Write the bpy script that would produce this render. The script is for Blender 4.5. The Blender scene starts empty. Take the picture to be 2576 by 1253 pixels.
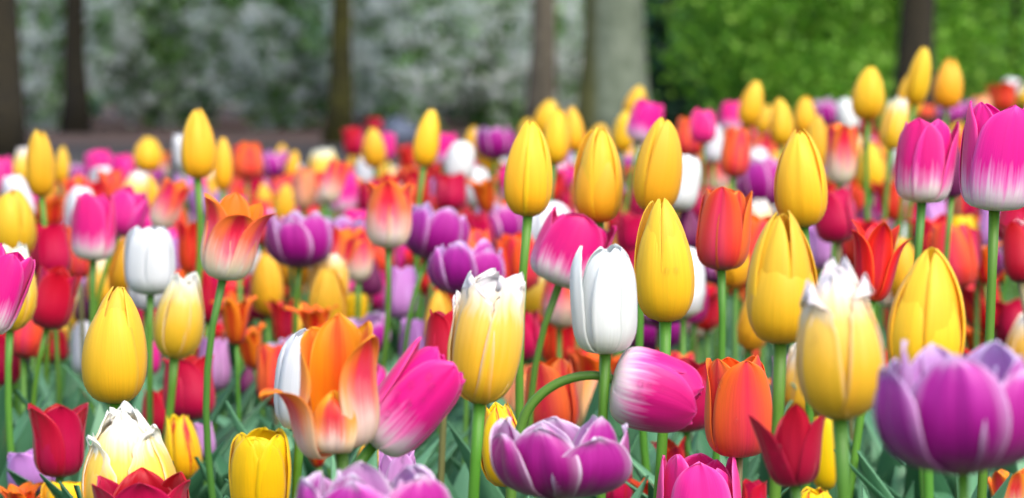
import bpy, math, random
import numpy as np
from mathutils import Vector, Matrix, Quaternion

SC = bpy.context.scene
COL = SC.collection
rnd = random.Random(7)

# ------------------------------------------------------------------ camera
CAM_H = 0.60
LENS = 85.0
PITCH = math.radians(4.15)
IW, IH = 2575.0, 1252.5            # the picture measured on a 2575 wide grid
FPX = IW * LENS / 36.0
cam_d = bpy.data.cameras.new('camera')
cam = bpy.data.objects.new('camera', cam_d)
COL.objects.link(cam)
cam.location = (0, 0, CAM_H)
cam.rotation_euler = (math.radians(90) - PITCH, 0, 0)
cam_d.lens = LENS
cam_d.sensor_width = 36
cam_d.clip_start = 0.05
cam_d.clip_end = 400
cam_d.dof.use_dof = True
cam_d.dof.focus_distance = 1.56
cam_d.dof.aperture_fstop = 8.0
cam_d.dof.aperture_blades = 7
SC.camera = cam

# ------------------------------------------------------------------ light
W = bpy.data.worlds.new('World'); SC.world = W; W.use_nodes = True
nt = W.node_tree
bg = nt.nodes['Background']
sky = nt.nodes.new('ShaderNodeTexSky')
sky.sky_type = 'NISHITA'; sky.sun_disc = False
SUN_EL, SUN_AZ = math.radians(52), math.radians(150)     # azimuth from +Y, clockwise
sky.sun_elevation = SUN_EL; sky.sun_rotation = SUN_AZ
sky.dust_density = 4.0; sky.air_density = 1.0; sky.ozone_density = 1.0
nt.links.new(sky.outputs[0], bg.inputs[0])
bg.inputs[1].default_value = 0.15
sun_d = bpy.data.lights.new('sun', 'SUN'); sun = bpy.data.objects.new('sun', sun_d); COL.objects.link(sun)
sun_d.energy = 0.7; sun_d.angle = math.radians(40); sun_d.color = (1, 0.97, 0.92)
sdir = Vector((math.sin(SUN_AZ) * math.cos(SUN_EL), math.cos(SUN_AZ) * math.cos(SUN_EL), math.sin(SUN_EL)))
sun.rotation_euler = (-sdir).to_track_quat('-Z', 'Y').to_euler()
SC.view_settings.view_transform = 'Standard'
SC.view_settings.look = 'None'
SC.view_settings.gamma = 1.0
SC.view_settings.exposure = 1.12
SC.view_settings.use_curve_mapping = False
SC.cycles.use_denoising = True
SC.cycles.max_bounces = 8
SC.cycles.transparent_max_bounces = 8

# ------------------------------------------------------------------ helpers
def lin(h):
    c = [int(h[i:i + 2], 16) / 255 for i in (0, 2, 4)]
    return tuple((x / 12.92 if x <= 0.04045 else ((x + 0.055) / 1.055) ** 2.4) for x in c) + (1,)

def pt(px, py, d):
    """world point seen at picture point px,py at distance d along the lens axis"""
    fwd = Vector((0, math.cos(PITCH), -math.sin(PITCH))); up = Vector((0, math.sin(PITCH), math.cos(PITCH)))
    return Vector((0, 0, CAM_H)) + d * (fwd + Vector((1, 0, 0)) * ((px - IW / 2) / FPX) + up * ((IH / 2 - py) / FPX))

def mesh(name, verts, faces, mats, smooth=True, uv=None, midx=None):
    me = bpy.data.meshes.new(name)
    me.from_pydata([tuple(v) for v in verts], [], [tuple(f) for f in faces])
    for m in mats: me.materials.append(m)
    if smooth: me.polygons.foreach_set('use_smooth', [True] * len(me.polygons))
    if midx is not None: me.polygons.foreach_set('material_index', midx)
    if uv is not None:
        lay = me.uv_layers.new(name='uv')
        li = np.empty(len(me.loops), dtype=np.int32); me.loops.foreach_get('vertex_index', li)
        lay.data.foreach_set('uv', np.asarray(uv, dtype=np.float32)[li].ravel())
    me.update()
    return me

def link(name, me, parent=None, mw=None):
    o = bpy.data.objects.new(name, me); COL.objects.link(o)
    if parent is not None: o.parent = parent
    if mw is not None: o.matrix_local = mw
    return o

def tag(o, label=None, cat=None, group=None, kind=None):
    if label: o['label'] = label
    if cat: o['category'] = cat
    if group: o['group'] = group
    if kind: o['kind'] = kind
    return o

class NB:
    """small node builder"""
    def __init__(s, name):
        s.m = bpy.data.materials.new(name); s.m.use_nodes = True
        s.t = s.m.node_tree; s.p = s.t.nodes['Principled BSDF']; s.out = s.t.nodes['Material Output']
    def n(s, ty, **k):
        nd = s.t.nodes.new(ty)
        for a, b in k.items():
            if a.startswith('i_'):
                key = a[2:]; nd.inputs[int(key) if key.isdigit() else key].default_value = b
            else: setattr(nd, a, b)
        return nd
    def l(s, a, b): s.t.links.new(a, b)
    def math(s, op, a, b=None, clamp=False):
        nd = s.n('ShaderNodeMath', operation=op, use_clamp=clamp)
        for i, x in enumerate((a, b)):
            if x is None: continue
            if isinstance(x, (int, float)): nd.inputs[i].default_value = x
            else: s.l(x, nd.inputs[i])
        return nd.outputs[0]
    def ramp(s, fac, stops, interp='LINEAR'):
        nd = s.n('ShaderNodeValToRGB'); cr = nd.color_ramp; cr.interpolation = interp
        while len(cr.elements) > 1: cr.elements.remove(cr.elements[-1])
        for i, (p, c) in enumerate(stops):
            if isinstance(c, str): c = lin(c)
            elif isinstance(c, (int, float)): c = (c, c, c, 1)
            e = cr.elements[0] if i == 0 else cr.elements.new(p)
            e.position = p; e.color = c
        s.l(fac, nd.inputs[0]); return nd.outputs[0]
    def mix(s, f, a, b, mode='MIX'):
        nd = s.n('ShaderNodeMix', data_type='RGBA', blend_type=mode)
        for k, x in ((0, f), (6, a), (7, b)):
            if isinstance(x, (int, float)): nd.inputs[k].default_value = x
            elif isinstance(x, tuple): nd.inputs[k].default_value = x
            else: s.l(x, nd.inputs[k])
        return nd.outputs[2]

# ------------------------------------------------------------------ petal materials
def petal_mat(name, A, B=None, flame=(0.1, 0.45), E=None, edge=(0.7, 0.95), vedge=(0.9, 1.0), st=0.12, trans=0.3, rough=0.42):
    b = NB(name)
    uv = b.n('ShaderNodeUVMap', uv_map='uv'); sp = b.n('ShaderNodeSeparateXYZ'); b.l(uv.outputs[0], sp.inputs[0])
    oi = b.n('ShaderNodeObjectInfo')
    u, v = sp.outputs[0], sp.outputs[1]
    du = b.math('ABSOLUTE', b.math('SUBTRACT', b.math('MULTIPLY', u, 2.0), 1.0))
    def noise(su, sv, off, detail=3):
        cb = b.n('ShaderNodeCombineXYZ')
        b.l(b.math('MULTIPLY', u, su), cb.inputs[0]); b.l(b.math('MULTIPLY', v, sv), cb.inputs[1])
        b.l(b.math('MULTIPLY_ADD', oi.outputs['Random'], 37.0), cb.inputs[2]); cb.inputs[2].links[0].from_node.inputs[2].default_value = off
        nn = b.n('ShaderNodeTexNoise'); nn.inputs['Detail'].default_value = detail; nn.inputs['Scale'].default_value = 1.0
        b.l(cb.outputs[0], nn.inputs['Vector']); return nn.outputs['Fac']
    streak = b.math('SUBTRACT', noise(26, 1.6, 0), 0.5)
    blot = b.math('SUBTRACT', noise(3, 2.2, 5), 0.5)
    s2 = b.math('ADD', b.math('MULTIPLY', streak, st * 2.2), b.math('MULTIPLY', blot, st * 1.6))
    vv = b.math('ADD', v, s2)
    col = b.ramp(vv, A)
    if B:
        cb_ = b.ramp(vv, B)
        f = b.ramp(b.math('ADD', du, b.math('MULTIPLY', s2, 1.4)), [(flame[0], 1.0), (flame[1], 0.0)])
        col = b.mix(f, col, cb_)
    if E:
        e1 = b.ramp(b.math('ADD', du, b.math('MULTIPLY', s2, .5)), [(edge[0], 0.0), (edge[0] * .4 + edge[1] * .6, .30), (edge[1], 1.0)])
        e1 = b.math('MULTIPLY', e1, b.ramp(v, [(.12, 0.0), (.5, 1.0)]))
        e2 = b.ramp(b.math('ADD', v, b.math('MULTIPLY', s2, .5)), [(vedge[0], 0.0), (vedge[1], 1.0)])
        col = b.mix(b.math('MAXIMUM', e1, e2), col, lin(E))
    # fine veins and per flower tint
    vein = b.math('MULTIPLY_ADD', noise(60, 2.0, 11), 0.24); vein.node.inputs[2].default_value = 0.88
    tint = b.math('MULTIPLY', vein, oi.outputs['Alpha'])
    vc = b.n('ShaderNodeVectorMath', operation='SCALE'); b.l(col, vc.inputs[0]); b.l(tint, vc.inputs['Scale'])
    c = b.mix(1.0, vc.outputs[0], oi.outputs['Color'], 'MULTIPLY')
    hs = b.n('ShaderNodeHueSaturation'); b.l(c, hs.inputs['Color'])
    b.l(b.math('MULTIPLY_ADD', oi.outputs['Random'], 0.02), hs.inputs['Hue']); hs.inputs['Hue'].links[0].from_node.inputs[2].default_value = 0.49
    c = hs.outputs[0]
    b.l(c, b.p.inputs['Base Color'])
    b.p.inputs['Roughness'].default_value = rough
    b.p.inputs['Specular IOR Level'].default_value = 0.35
    b.p.inputs['Sheen Weight'].default_value = 0.12
    bp = b.n('ShaderNodeBump'); bp.inputs['Strength'].default_value = 0.22; bp.inputs['Distance'].default_value = 0.0009
    b.l(b.math('ADD', noise(42, 1.2, 3), b.math('MULTIPLY', noise(7, 3, 8), 0.8)), bp.inputs['Height']); b.l(bp.outputs[0], b.p.inputs['Normal'])
    tr = b.n('ShaderNodeBsdfTranslucent'); b.l(c, tr.inputs[0]); b.l(bp.outputs[0], tr.inputs['Normal'])
    mx = b.n('ShaderNodeMixShader'); mx.inputs[0].default_value = trans
    b.l(b.p.outputs[0], mx.inputs[1]); b.l(tr.outputs[0], mx.inputs[2]); b.l(mx.outputs[0], b.out.inputs[0])
    return b.m

Y1 = [(0, 'E6AE08'), (.12, 'FCBE0C'), (.4, 'FFD02A'), (1, 'FFDE4C')]
PM = {
 'yel': (petal_mat('yellow_petal', Y1, st=.07, trans=.42), None),
 'ybx': (petal_mat('lemon_petal', [(0, 'E8B000'), (.3, 'FFCC00'), (1, 'FFDC00')], st=.06), None),
 'crm': (petal_mat('cream_petal', [(0, 'E4B014'), (.1, 'F8C218'), (.45, 'FFCE34'), (.66, 'FFD860'), (.80, 'FFF2C8'), (.92, 'FAFAF6')], st=.09, E='F4F4F0', edge=(.90, 1.1), vedge=(.84, .98), trans=.28),
         petal_mat('cream_petal_inside', [(0, 'F0B000'), (.5, 'FFD860'), (.85, 'FFF6DC'), (1, 'FFFFFF')], st=.2)),
 'wht': (petal_mat('white_petal', [(0, 'C8CCA4'), (.1, 'DEE2D4'), (.3, 'E8ECEE'), (1, 'ECF0F4')], st=.05, trans=.22), None),
 'pur': (petal_mat('violet_petal', [(0, '9A9A70'), (.07, '8A3070'), (.16, '7E006C'), (.45, 'A00084'), (.75, 'B8209C'), (1, 'CC60BC')], st=.15, E='E6CCEE', edge=(.66, 1.1), vedge=(.84, 1.04), trans=.2),
         petal_mat('violet_petal_inside', [(0, 'A050A0'), (.5, 'C868C8'), (1, 'E6C4F2')], st=.12, E='EEE0F8', edge=(.7, 1.0), vedge=(.84, .98))),
 'red': (petal_mat('crimson_petal', [(0, '7A0A34'), (.12, 'A8003C'), (.5, 'C60044'), (1, 'D6003C')], st=.12, trans=.22, rough=.36),
         petal_mat('crimson_petal_inside', [(0, '800028'), (1, 'C4002C')], st=.1)),
 'mag': (petal_mat('magenta_petal', [(0, 'E4DCC4'), (.12, 'F4ECE6'), (.27, 'F4DCE8'), (.39, 'EE80C0'), (.50, 'E4108C'), (1, 'F4188E')], st=.14, E='FF52B4', edge=(.72, 1.0), vedge=(.93, 1.0), trans=.25),
         petal_mat('magenta_petal_inside', [(0, 'F4E6E2'), (.3, 'F080B8'), (.5,'E82090'), (1, 'F8149A')], st=.12)),
 'mgo': (petal_mat('pink_petal', [(0, 'E080B0'), (.2, 'EC2898'), (1, 'FA30A4')], st=.12, E='FF70C4', edge=(.65, 1.0), vedge=(.9, 1.0)), None),
 'ora': (petal_mat('orange_petal', [(0, 'E6D49A'), (.2, 'F2E2BC'), (.40, 'F4D8A8'), (.56, 'F5A650'), (.75, 'FC9C20'), (1, 'FFAA18')],
                   B=[(0, 'EBE0C0'), (.34, 'F2DCC8'), (.50, 'EE8078'), (.66, 'E83444'), (.9, 'F05028'), (1, 'FF8A20')], flame=(.3, .75), st=.16, trans=.25),
         petal_mat('orange_petal_inside', [(0, 'FFC818'), (.4, 'FFA010'), (1, 'FFB018')], B=[(0, 'FFC000'), (.3, 'FF8010'), (.8, 'FA6420'), (1, 'FF8A10')], flame=(.05, .55), st=.15)),
 'cor': (petal_mat('coral_petal', [(0, 'C84030'), (.2, 'EE5030'), (.6, 'FC6A28'), (1, 'FF7A18')], B=[(0, 'C03840'), (.3, 'E0304E'), (1, 'E81840')], flame=(.0, .75), st=.08, trans=.25),
         petal_mat('coral_petal_inside', [(0, 'F06020'), (1, 'FF7012')], st=.1)),
 'orc': (petal_mat('flamed_petal', [(0, 'E8DEC0'), (.28, 'F4E8D0'), (.44, 'F4B8A8'), (.60, 'F47048'), (1, 'FF7E18')],
                   B=[(0, 'EBE2CC'), (.30, 'F4E4DC'), (.50, 'F07090'), (.7, 'E81E54'), (1, 'EE3848')], flame=(.25, .65), st=.14, trans=.25),
         petal_mat('flamed_petal_inside', [(0, 'F8C040'), (1, 'FF8010')], st=.1)),
 'plm': (petal_mat('plum_petal', [(0, '501040'), (.5, '6E1454'), (1, '7C1858')], st=.12, trans=.15), None),
 'lil': (petal_mat('lilac_petal', [(0, 'B888B0'), (.3, 'CC8CD0'), (1, 'DC98E0')], st=.12, E='E6B8EE', edge=(.6, 1.0)), None),
 'fla': (petal_mat('red_striped_petal', [(0, 'F0A000'), (.4, 'FFC400'), (1, 'FFDC00')], B=[(0, 'E86010'), (.4, 'E01020'), (1, 'D00828')], flame=(.02, .22), st=.42, trans=.22), None),
 'orw': (petal_mat('tangerine_petal', [(0, 'D04010'), (.3, 'F06A10'), (1, 'FF9018')], B=[(0, 'C01010'), (.6, 'E03010'), (1, 'FF7010')], flame=(.1, .6), st=.2),
         petal_mat('tangerine_petal_inside', [(0, 'B00808'), (.45, 'E02808'), (1, 'FF8A10')], st=.2)),
 'rof': (petal_mat('scarlet_petal', [(0, 'F07828'), (.2, 'EC3A18'), (1, 'EE2818')], B=[(0, 'E05028'), (.4, 'D00828'), (1, 'C80028')], flame=(.1, .55), E='FF7A28', edge=(.8, 1.0), vedge=(.93, 1.0), st=.18),
         petal_mat('scarlet_petal_inside', [(0, 'E8A010'), (.25, 'D81808'), (1, 'E82008')], st=.15)),
 'pch': (petal_mat('apricot_petal', [(0, 'F0D8A0'), (.4, 'FAC090'), (1, 'FFA04C')], B=[(0, 'F4D0A8'), (1, 'F49078')], flame=(.1, .6), st=.15), None),
 'grn': (petal_mat('green_bud_petal', [(0, '4E9A3A'), (1, '86C860')], st=.12), None),
}

# ------------------------------------------------------------------ petal shapes
# per kind: height m, radius/height, profile r, z, half width w (in radii), tip rounding, options
P = dict
SH = {
 'yel': P(H=.075, R=.25, r=[.10,.60,.91,1.0,.94,.75,.45,.14], z=[0,.045,.17,.35,.55,.74,.90,1], w=[.25,.72,1.0,1.08,.98,.76,.44,.10], tipn=18, n=6, open=.03, ruf=.03),
 'ybx': P(H=.066, R=.33, r=[.12,.62,.90,.98,1,.95,.86,.72], z=[0,.06,.2,.38,.58,.76,.91,1], w=[.25,.7,.98,1.1,1.08,1.0,.8,.5], tipn=10, n=6, jag=.035, open=.05),
 'crm': P(H=.078, R=.28, r=[.10,.55,.88,1,.95,.76,.52,.36], z=[0,.05,.18,.36,.56,.74,.90,1], w=[.25,.72,1.0,1.12,1.05,.85,.55,.22], tipn=16, n=6, jag=.06, ruf=.05, flare=.16, open=.05),
 'wht': P(H=.067, R=.31, r=[.13,.70,.96,1,.98,.90,.72,.50], z=[0,.055,.2,.38,.58,.78,.92,1], w=[.28,.78,1.0,1.08,1.04,.88,.62,.24], tipn=9, n=6, open=.03, jag=.02),
 'pur': P(H=.048, R=.78, r=[.08,.50,.80,.95,1.0,.98,.93,.88], z=[0,.07,.2,.37,.56,.75,.90,1], w=[.14,.36,.52,.63,.63,.54,.38,.18], tipn=7, n=14, open=.04, flare=.05, ruf=.05, jag=.02),
 'red': P(H=.060, R=.38, r=[.12,.66,.92,.95,.90,.86,.84,.86], z=[0,.06,.2,.38,.57,.75,.90,1], w=[.25,.72,.98,1.05,1.0,.84,.56,.14], tipn=14, n=6, open=.06, flare=.10, ruf=.03),
 'mag': P(H=.066, R=.36, r=[.16,.72,.94,.98,.97,.93,.86,.76], z=[0,.05,.18,.36,.57,.76,.91,1], w=[.3,.8,1.0,1.06,1.0,.88,.62,.22], tipn=10, n=6, open=.05, ruf=.03, jag=.015),
 'mgo': P(H=.055, R=.46, r=[.14,.66,.92,1,.97,.92,.84,.76], z=[0,.06,.2,.38,.57,.76,.91,1], w=[.28,.6,.8,.88,.85,.72,.5,.2], tipn=9, n=8, open=.07, ruf=.05),
 'ora': P(H=.068, R=.46, r=[.12,.46,.64,.72,.78,.84,.92,1.0], z=[0,.06,.2,.38,.57,.75,.9,1], w=[.22,.5,.68,.78,.80,.70,.48,.14], tipn=10, n=6, open=.10, flare=.16, ruf=.06),
 'cor': P(H=.066, R=.34, r=[.13,.68,.94,1,.95,.88,.82,.76], z=[0,.055,.18,.36,.56,.75,.91,1], w=[.28,.76,1.0,1.06,1.0,.86,.62,.24], tipn=9, n=6, open=.05),
 'orc': P(H=.068, R=.34, r=[.12,.60,.86,.95,.92,.88,.88,.92], z=[0,.055,.18,.36,.56,.75,.91,1], w=[.25,.7,.92,1.0,.94,.76,.48,.1], tipn=16, n=6, open=.06, flare=.12),
 'plm': P(H=.052, R=.32, r=[.16,.85,1,.93,.76,.54,.32,.12], z=[0,.07,.2,.38,.56,.74,.9,1], w=[.3,.9,1.05,1.0,.86,.6,.36,.1], tipn=12, n=6, open=.0),
 'lil': P(H=.060, R=.34, r=[.12,.64,.90,.94,.88,.80,.74,.72], z=[0,.06,.2,.38,.57,.75,.90,1], w=[.25,.7,.95,1.0,.92,.75,.48,.12], tipn=12, n=6, open=.06, flare=.1),
 'fla': P(H=.066, R=.30, r=[.12,.62,.92,1,.94,.80,.64,.54], z=[0,.05,.18,.36,.56,.75,.9,1], w=[.25,.72,1.0,1.06,.98,.78,.5,.1], tipn=16, n=6, open=.05, jag=.04),
 'orw': P(H=.048, R=.52, r=[.12,.46,.62,.70,.78,.86,.94,1.0], z=[0,.08,.24,.42,.6,.78,.92,1], w=[.22,.42,.56,.62,.62,.54,.4,.16], tipn=8, n=8, open=.22, flare=.4, ruf=.16, jag=.05),
 'rof': P(H=.064, R=.40, r=[.1,.54,.78,.82,.80,.80,.88,1.0], z=[0,.06,.2,.38,.57,.75,.9,1], w=[.22,.62,.82,.88,.82,.66,.42,.08], tipn=16, n=6, open=.12, flare=.25, ruf=.06),
 'pch': P(H=.062, R=.36, r=[.13,.66,.92,.98,.93,.86,.80,.74], z=[0,.06,.19,.37,.56,.75,.91,1], w=[.28,.74,.98,1.04,.98,.84,.6,.24], tipn=9, n=6, open=.05, ruf=.04),
 'grn': P(H=.05, R=.26, r=[.2,.85,1,.95,.8,.6,.36,.12], z=[0,.07,.2,.38,.56,.74,.9,1], w=[.3,.9,1.05,1.0,.86,.6,.36,.1], tipn=12, n=6, open=.0),
}
def cr(lst, t):
    """Catmull-Rom through evenly spaced controls"""
    a = np.asarray(lst, float); n = len(a) - 1
    x = np.clip(np.asarray(t) * n, 0, n - 1e-9); i = x.astype(int); f = x - i
    p0 = a[np.maximum(i - 1, 0)]; p1 = a[i]; p2 = a[np.minimum(i + 1, n)]; p3 = a[np.minimum(i + 2, n)]
    return .5 * ((2 * p1) + (-p0 + p2) * f + (2 * p0 - 5 * p1 + 4 * p2 - p3) * f ** 2 + (-p0 + 3 * p1 - 3 * p2 + p3) * f ** 3)

def petal_arrays(S, q, res):
    """one petal around +X; q holds this petal's own numbers. Returns outer surface grid (ns+1, nt+1, 3) and uv."""
    ns_, nt_ = res
    t = 1 - (1 - np.linspace(0, 1, nt_ + 1)) ** 1.35
    s = np.linspace(-1, 1, ns_ + 1)
    T, Sg = np.meshgrid(t, s)
    g = lambda k, d=0.0: q.get(k, S.get(k, d))
    R0 = S['R'] * q.get('rm', 1.0)
    R = cr(S['r'], T) * R0
    Z = cr(S['z'], T) * q.get('hm', 1.0)
    w = np.maximum(cr(S['w'], T), 0.02) * R0 * q.get('wm', 1.0)
    w = w * np.sqrt(np.maximum(1 - T ** g('tipn', 10), 0.0))
    R = R + g('open') * R0 * T ** 1.3 * q.get('om', 1.0)
    fl = g('flare') * q.get('fm', 1.0)
    ff = np.maximum(0, (T - .55) / .45) ** 2
    R = R + fl * R0 * ff
    Z = Z - abs(fl) * R0 * .35 * ff
    ph = q['ph']
    jag = g('jag')
    if jag:
        nz = np.sin(Sg * 6 + ph * 5) + .6 * np.sin(Sg * 13 + ph * 9)
        Z = Z + jag * .55 * nz * T ** 5
        w = w * (1 + jag * .9 * (np.sin(T * 19 + ph * 7) + np.sin(T * 41 + ph)) * np.clip((T - .62) * 5, 0, 1))
    Rc = np.maximum(R * q.get('flat', 1.12), .30 * R0)
    phi = Sg * w / Rc
    rad = R - Rc + Rc * np.cos(phi)
    lat = Rc * np.sin(phi)
    rad = rad + q.get('curl', 0.0) * R0 * np.abs(Sg) ** 3 * (T ** 1.2)
    rad = rad - .035 * R0 * np.exp(-(Sg / .10) ** 2) * np.sin(np.pi * np.clip(T, 0, .98)) ** .7
    rad = rad + q.get('tw', 0.0) * R0 * Sg * np.sin(np.pi * np.clip(T * .9 + .1, 0, 1))
    rf = g('ruf')
    if rf:
        rad = rad + rf * R0 * T ** 2.2 * np.abs(Sg) ** 1.4 * np.sin(Sg * 3.5 + T * 8 + ph * 6)
        Z = Z + rf * R0 * .5 * T ** 3 * np.abs(Sg) * np.sin(Sg * 6 + ph * 4)
    rad = rad + .018 * R0 * np.sin(Sg * 5 + T * 4 + ph * 3) * T + .012 * R0 * np.sin(Sg * 11 - T * 5 + ph * 8) * T
    lean = q.get('lean', 0.0)        # sideways lean of the tip
    lat = lat + lean * R0 * T ** 2
    nod = q.get('nod', 0.0)          # whole petal hinged outward at its base
    if nod:
        cz, sz = math.cos(nod), math.sin(nod)
        r0 = rad - .1 * R0; rad, Z = .1 * R0 + r0 * cz + Z * sz, Z * cz - r0 * sz
    rc = q.get('roll', 0.0)          # tip rolled back over its end
    if rc:
        a = rc * np.maximum(0, (T - .5) / .5) ** 1.5
        k = np.searchsorted(t, .5)
        rp, zp = rad[:, k:k + 1], Z[:, k:k + 1]
        m = T > .5
        dr, dz = rad - rp, Z - zp
        nr = rp + dr * np.cos(a) + dz * np.sin(a); nz_ = zp + dz * np.cos(a) - dr * np.sin(a)
        rad = np.where(m, nr, rad); Z = np.where(m, nz_, Z)
    a = q['ang']
    X = rad * math.cos(a) - lat * math.sin(a); Y = rad * math.sin(a) + lat * math.cos(a)
    G = np.stack([X, Y, Z], -1)
    U = np.stack([(Sg + 1) / 2, T], -1)
    return G, U

def petal_mesh(kind, S, q, res):
    G, U = petal_arrays(S, q, res)
    bx, by = S.get('bend', (0, 0)); zz = np.clip(G[..., 2], 0, 1.1) ** 2
    G[..., 0] += bx * zz; G[..., 1] += by * zz
    ns_, nt_ = G.shape[0], G.shape[1]
    ds = np.gradient(G, axis=0); dt = np.gradient(G, axis=1)
    N = np.cross(ds, dt); N /= np.maximum(np.linalg.norm(N, axis=-1, keepdims=True), 1e-9)
    th = .007 * (1 - .45 * U[..., 1:2])
    I = G - N * th
    V = np.concatenate([G.reshape(-1, 3), I.reshape(-1, 3)]); UV = np.concatenate([U.reshape(-1, 2)] * 2)
    n = ns_ * nt_; F = []; M = []
    ix = lambda i, j: i * nt_ + j
    for i in range(ns_ - 1):
        for j in range(nt_ - 1):
            a, b, c, d = ix(i, j), ix(i + 1, j), ix(i + 1, j + 1), ix(i, j + 1)
            F.append((a, b, c, d)); M.append(0)
            F.append((a + n, d + n, c + n, b + n)); M.append(1)
    ring = [ix(i, 0) for i in range(ns_)] + [ix(ns_ - 1, j) for j in range(1, nt_)] + [ix(i, nt_ - 1) for i in range(ns_ - 2, -1, -1)] + [ix(0, j) for j in range(nt_ - 2, 0, -1)]
    for k in range(len(ring)):
        a, b = ring[k], ring[(k + 1) % len(ring)]
        F.append((b, a, a + n, b + n)); M.append(0)
    out, inn = PM[kind]
    return mesh('petal', V, F, [out, inn or out], uv=UV, midx=M)

def flower_meshes(kind, seed, res, **ov):
    """list of (mesh) for every petal of one flower"""
    S = dict(SH[kind]); per = ov.pop('per', {}); S.update(ov)
    r = random.Random(seed); n = S['n']; out = []
    if 'bend' not in ov: S['bend'] = (r.uniform(-.05, .05), r.uniform(-.05, .05))
    split = r.randrange(0, 6, 2) if r.random() < .45 else -1
    for k in range(n):
        if kind == 'pur':
            wh = 0 if k < 7 else (1 if k < 12 else 2); m = (7, 5, 2)[wh]; kk = (k, k - 7, k - 12)[wh]
            ang = 2 * math.pi * (kk + .5 * wh) / m + r.uniform(-.14, .14)
            q = dict(tw=.09, rm=(1.0, .74, .46)[wh] * (1, .955)[kk % 2] * r.uniform(.99, 1.01), hm=(1.0, 1.05, .95)[wh] * r.uniform(.86, 1.04), wm=(1.04, 1.15, 1.3)[wh], om=r.uniform(-.5, 2.4), fm=r.uniform(-1, 1.5), curl=r.uniform(-.04, .06))
        elif n == 8:
            wh = k % 2; ang = 2 * math.pi * k / 8 + r.uniform(-.15, .15)
            q = dict(rm=(1, .8)[wh], hm=r.uniform(.88, 1.04), om=r.uniform(.3, 1.7), fm=r.uniform(.3, 1.6), curl=r.uniform(-.05, .08), wm=1.1)
        else:
            wh = k % 2; ang = 2 * math.pi * k / 6 + r.uniform(-.07, .07)
            q = dict(rm=(1, .93)[wh], hm=((1.0, 1.03)[wh] if kind in ('yel', 'plm') else 1.0) * r.uniform(.95, 1.02), om=r.uniform(.2, 1.6), fm=r.uniform(.2, 1.6), curl=r.uniform(-.05, .02) if wh == 0 else -.03, tw=r.uniform(-.05, .05) if wh == 0 else 0, wm=(1.0, 1.04)[wh])
        if k == split and n == 6: q['nod'] = r.uniform(.05, .12)
        q.update(ang=ang, ph=r.uniform(0, 6.28), flat=r.uniform(1.02, 1.25), lean=r.uniform(-.06, .06))
        q.update(per.get(k, {}))
        if 'dang' in q: q['ang'] += q['dang']
        out.append(petal_mesh(kind, S, q, res))
        pts = []
    for me in out:
        v = np.empty(len(me.vertices) * 3); me.vertices.foreach_get('co', v); pts.append(v.reshape(-1, 3))
    S['pts'] = np.concatenate(pts)
    return out, S

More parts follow.
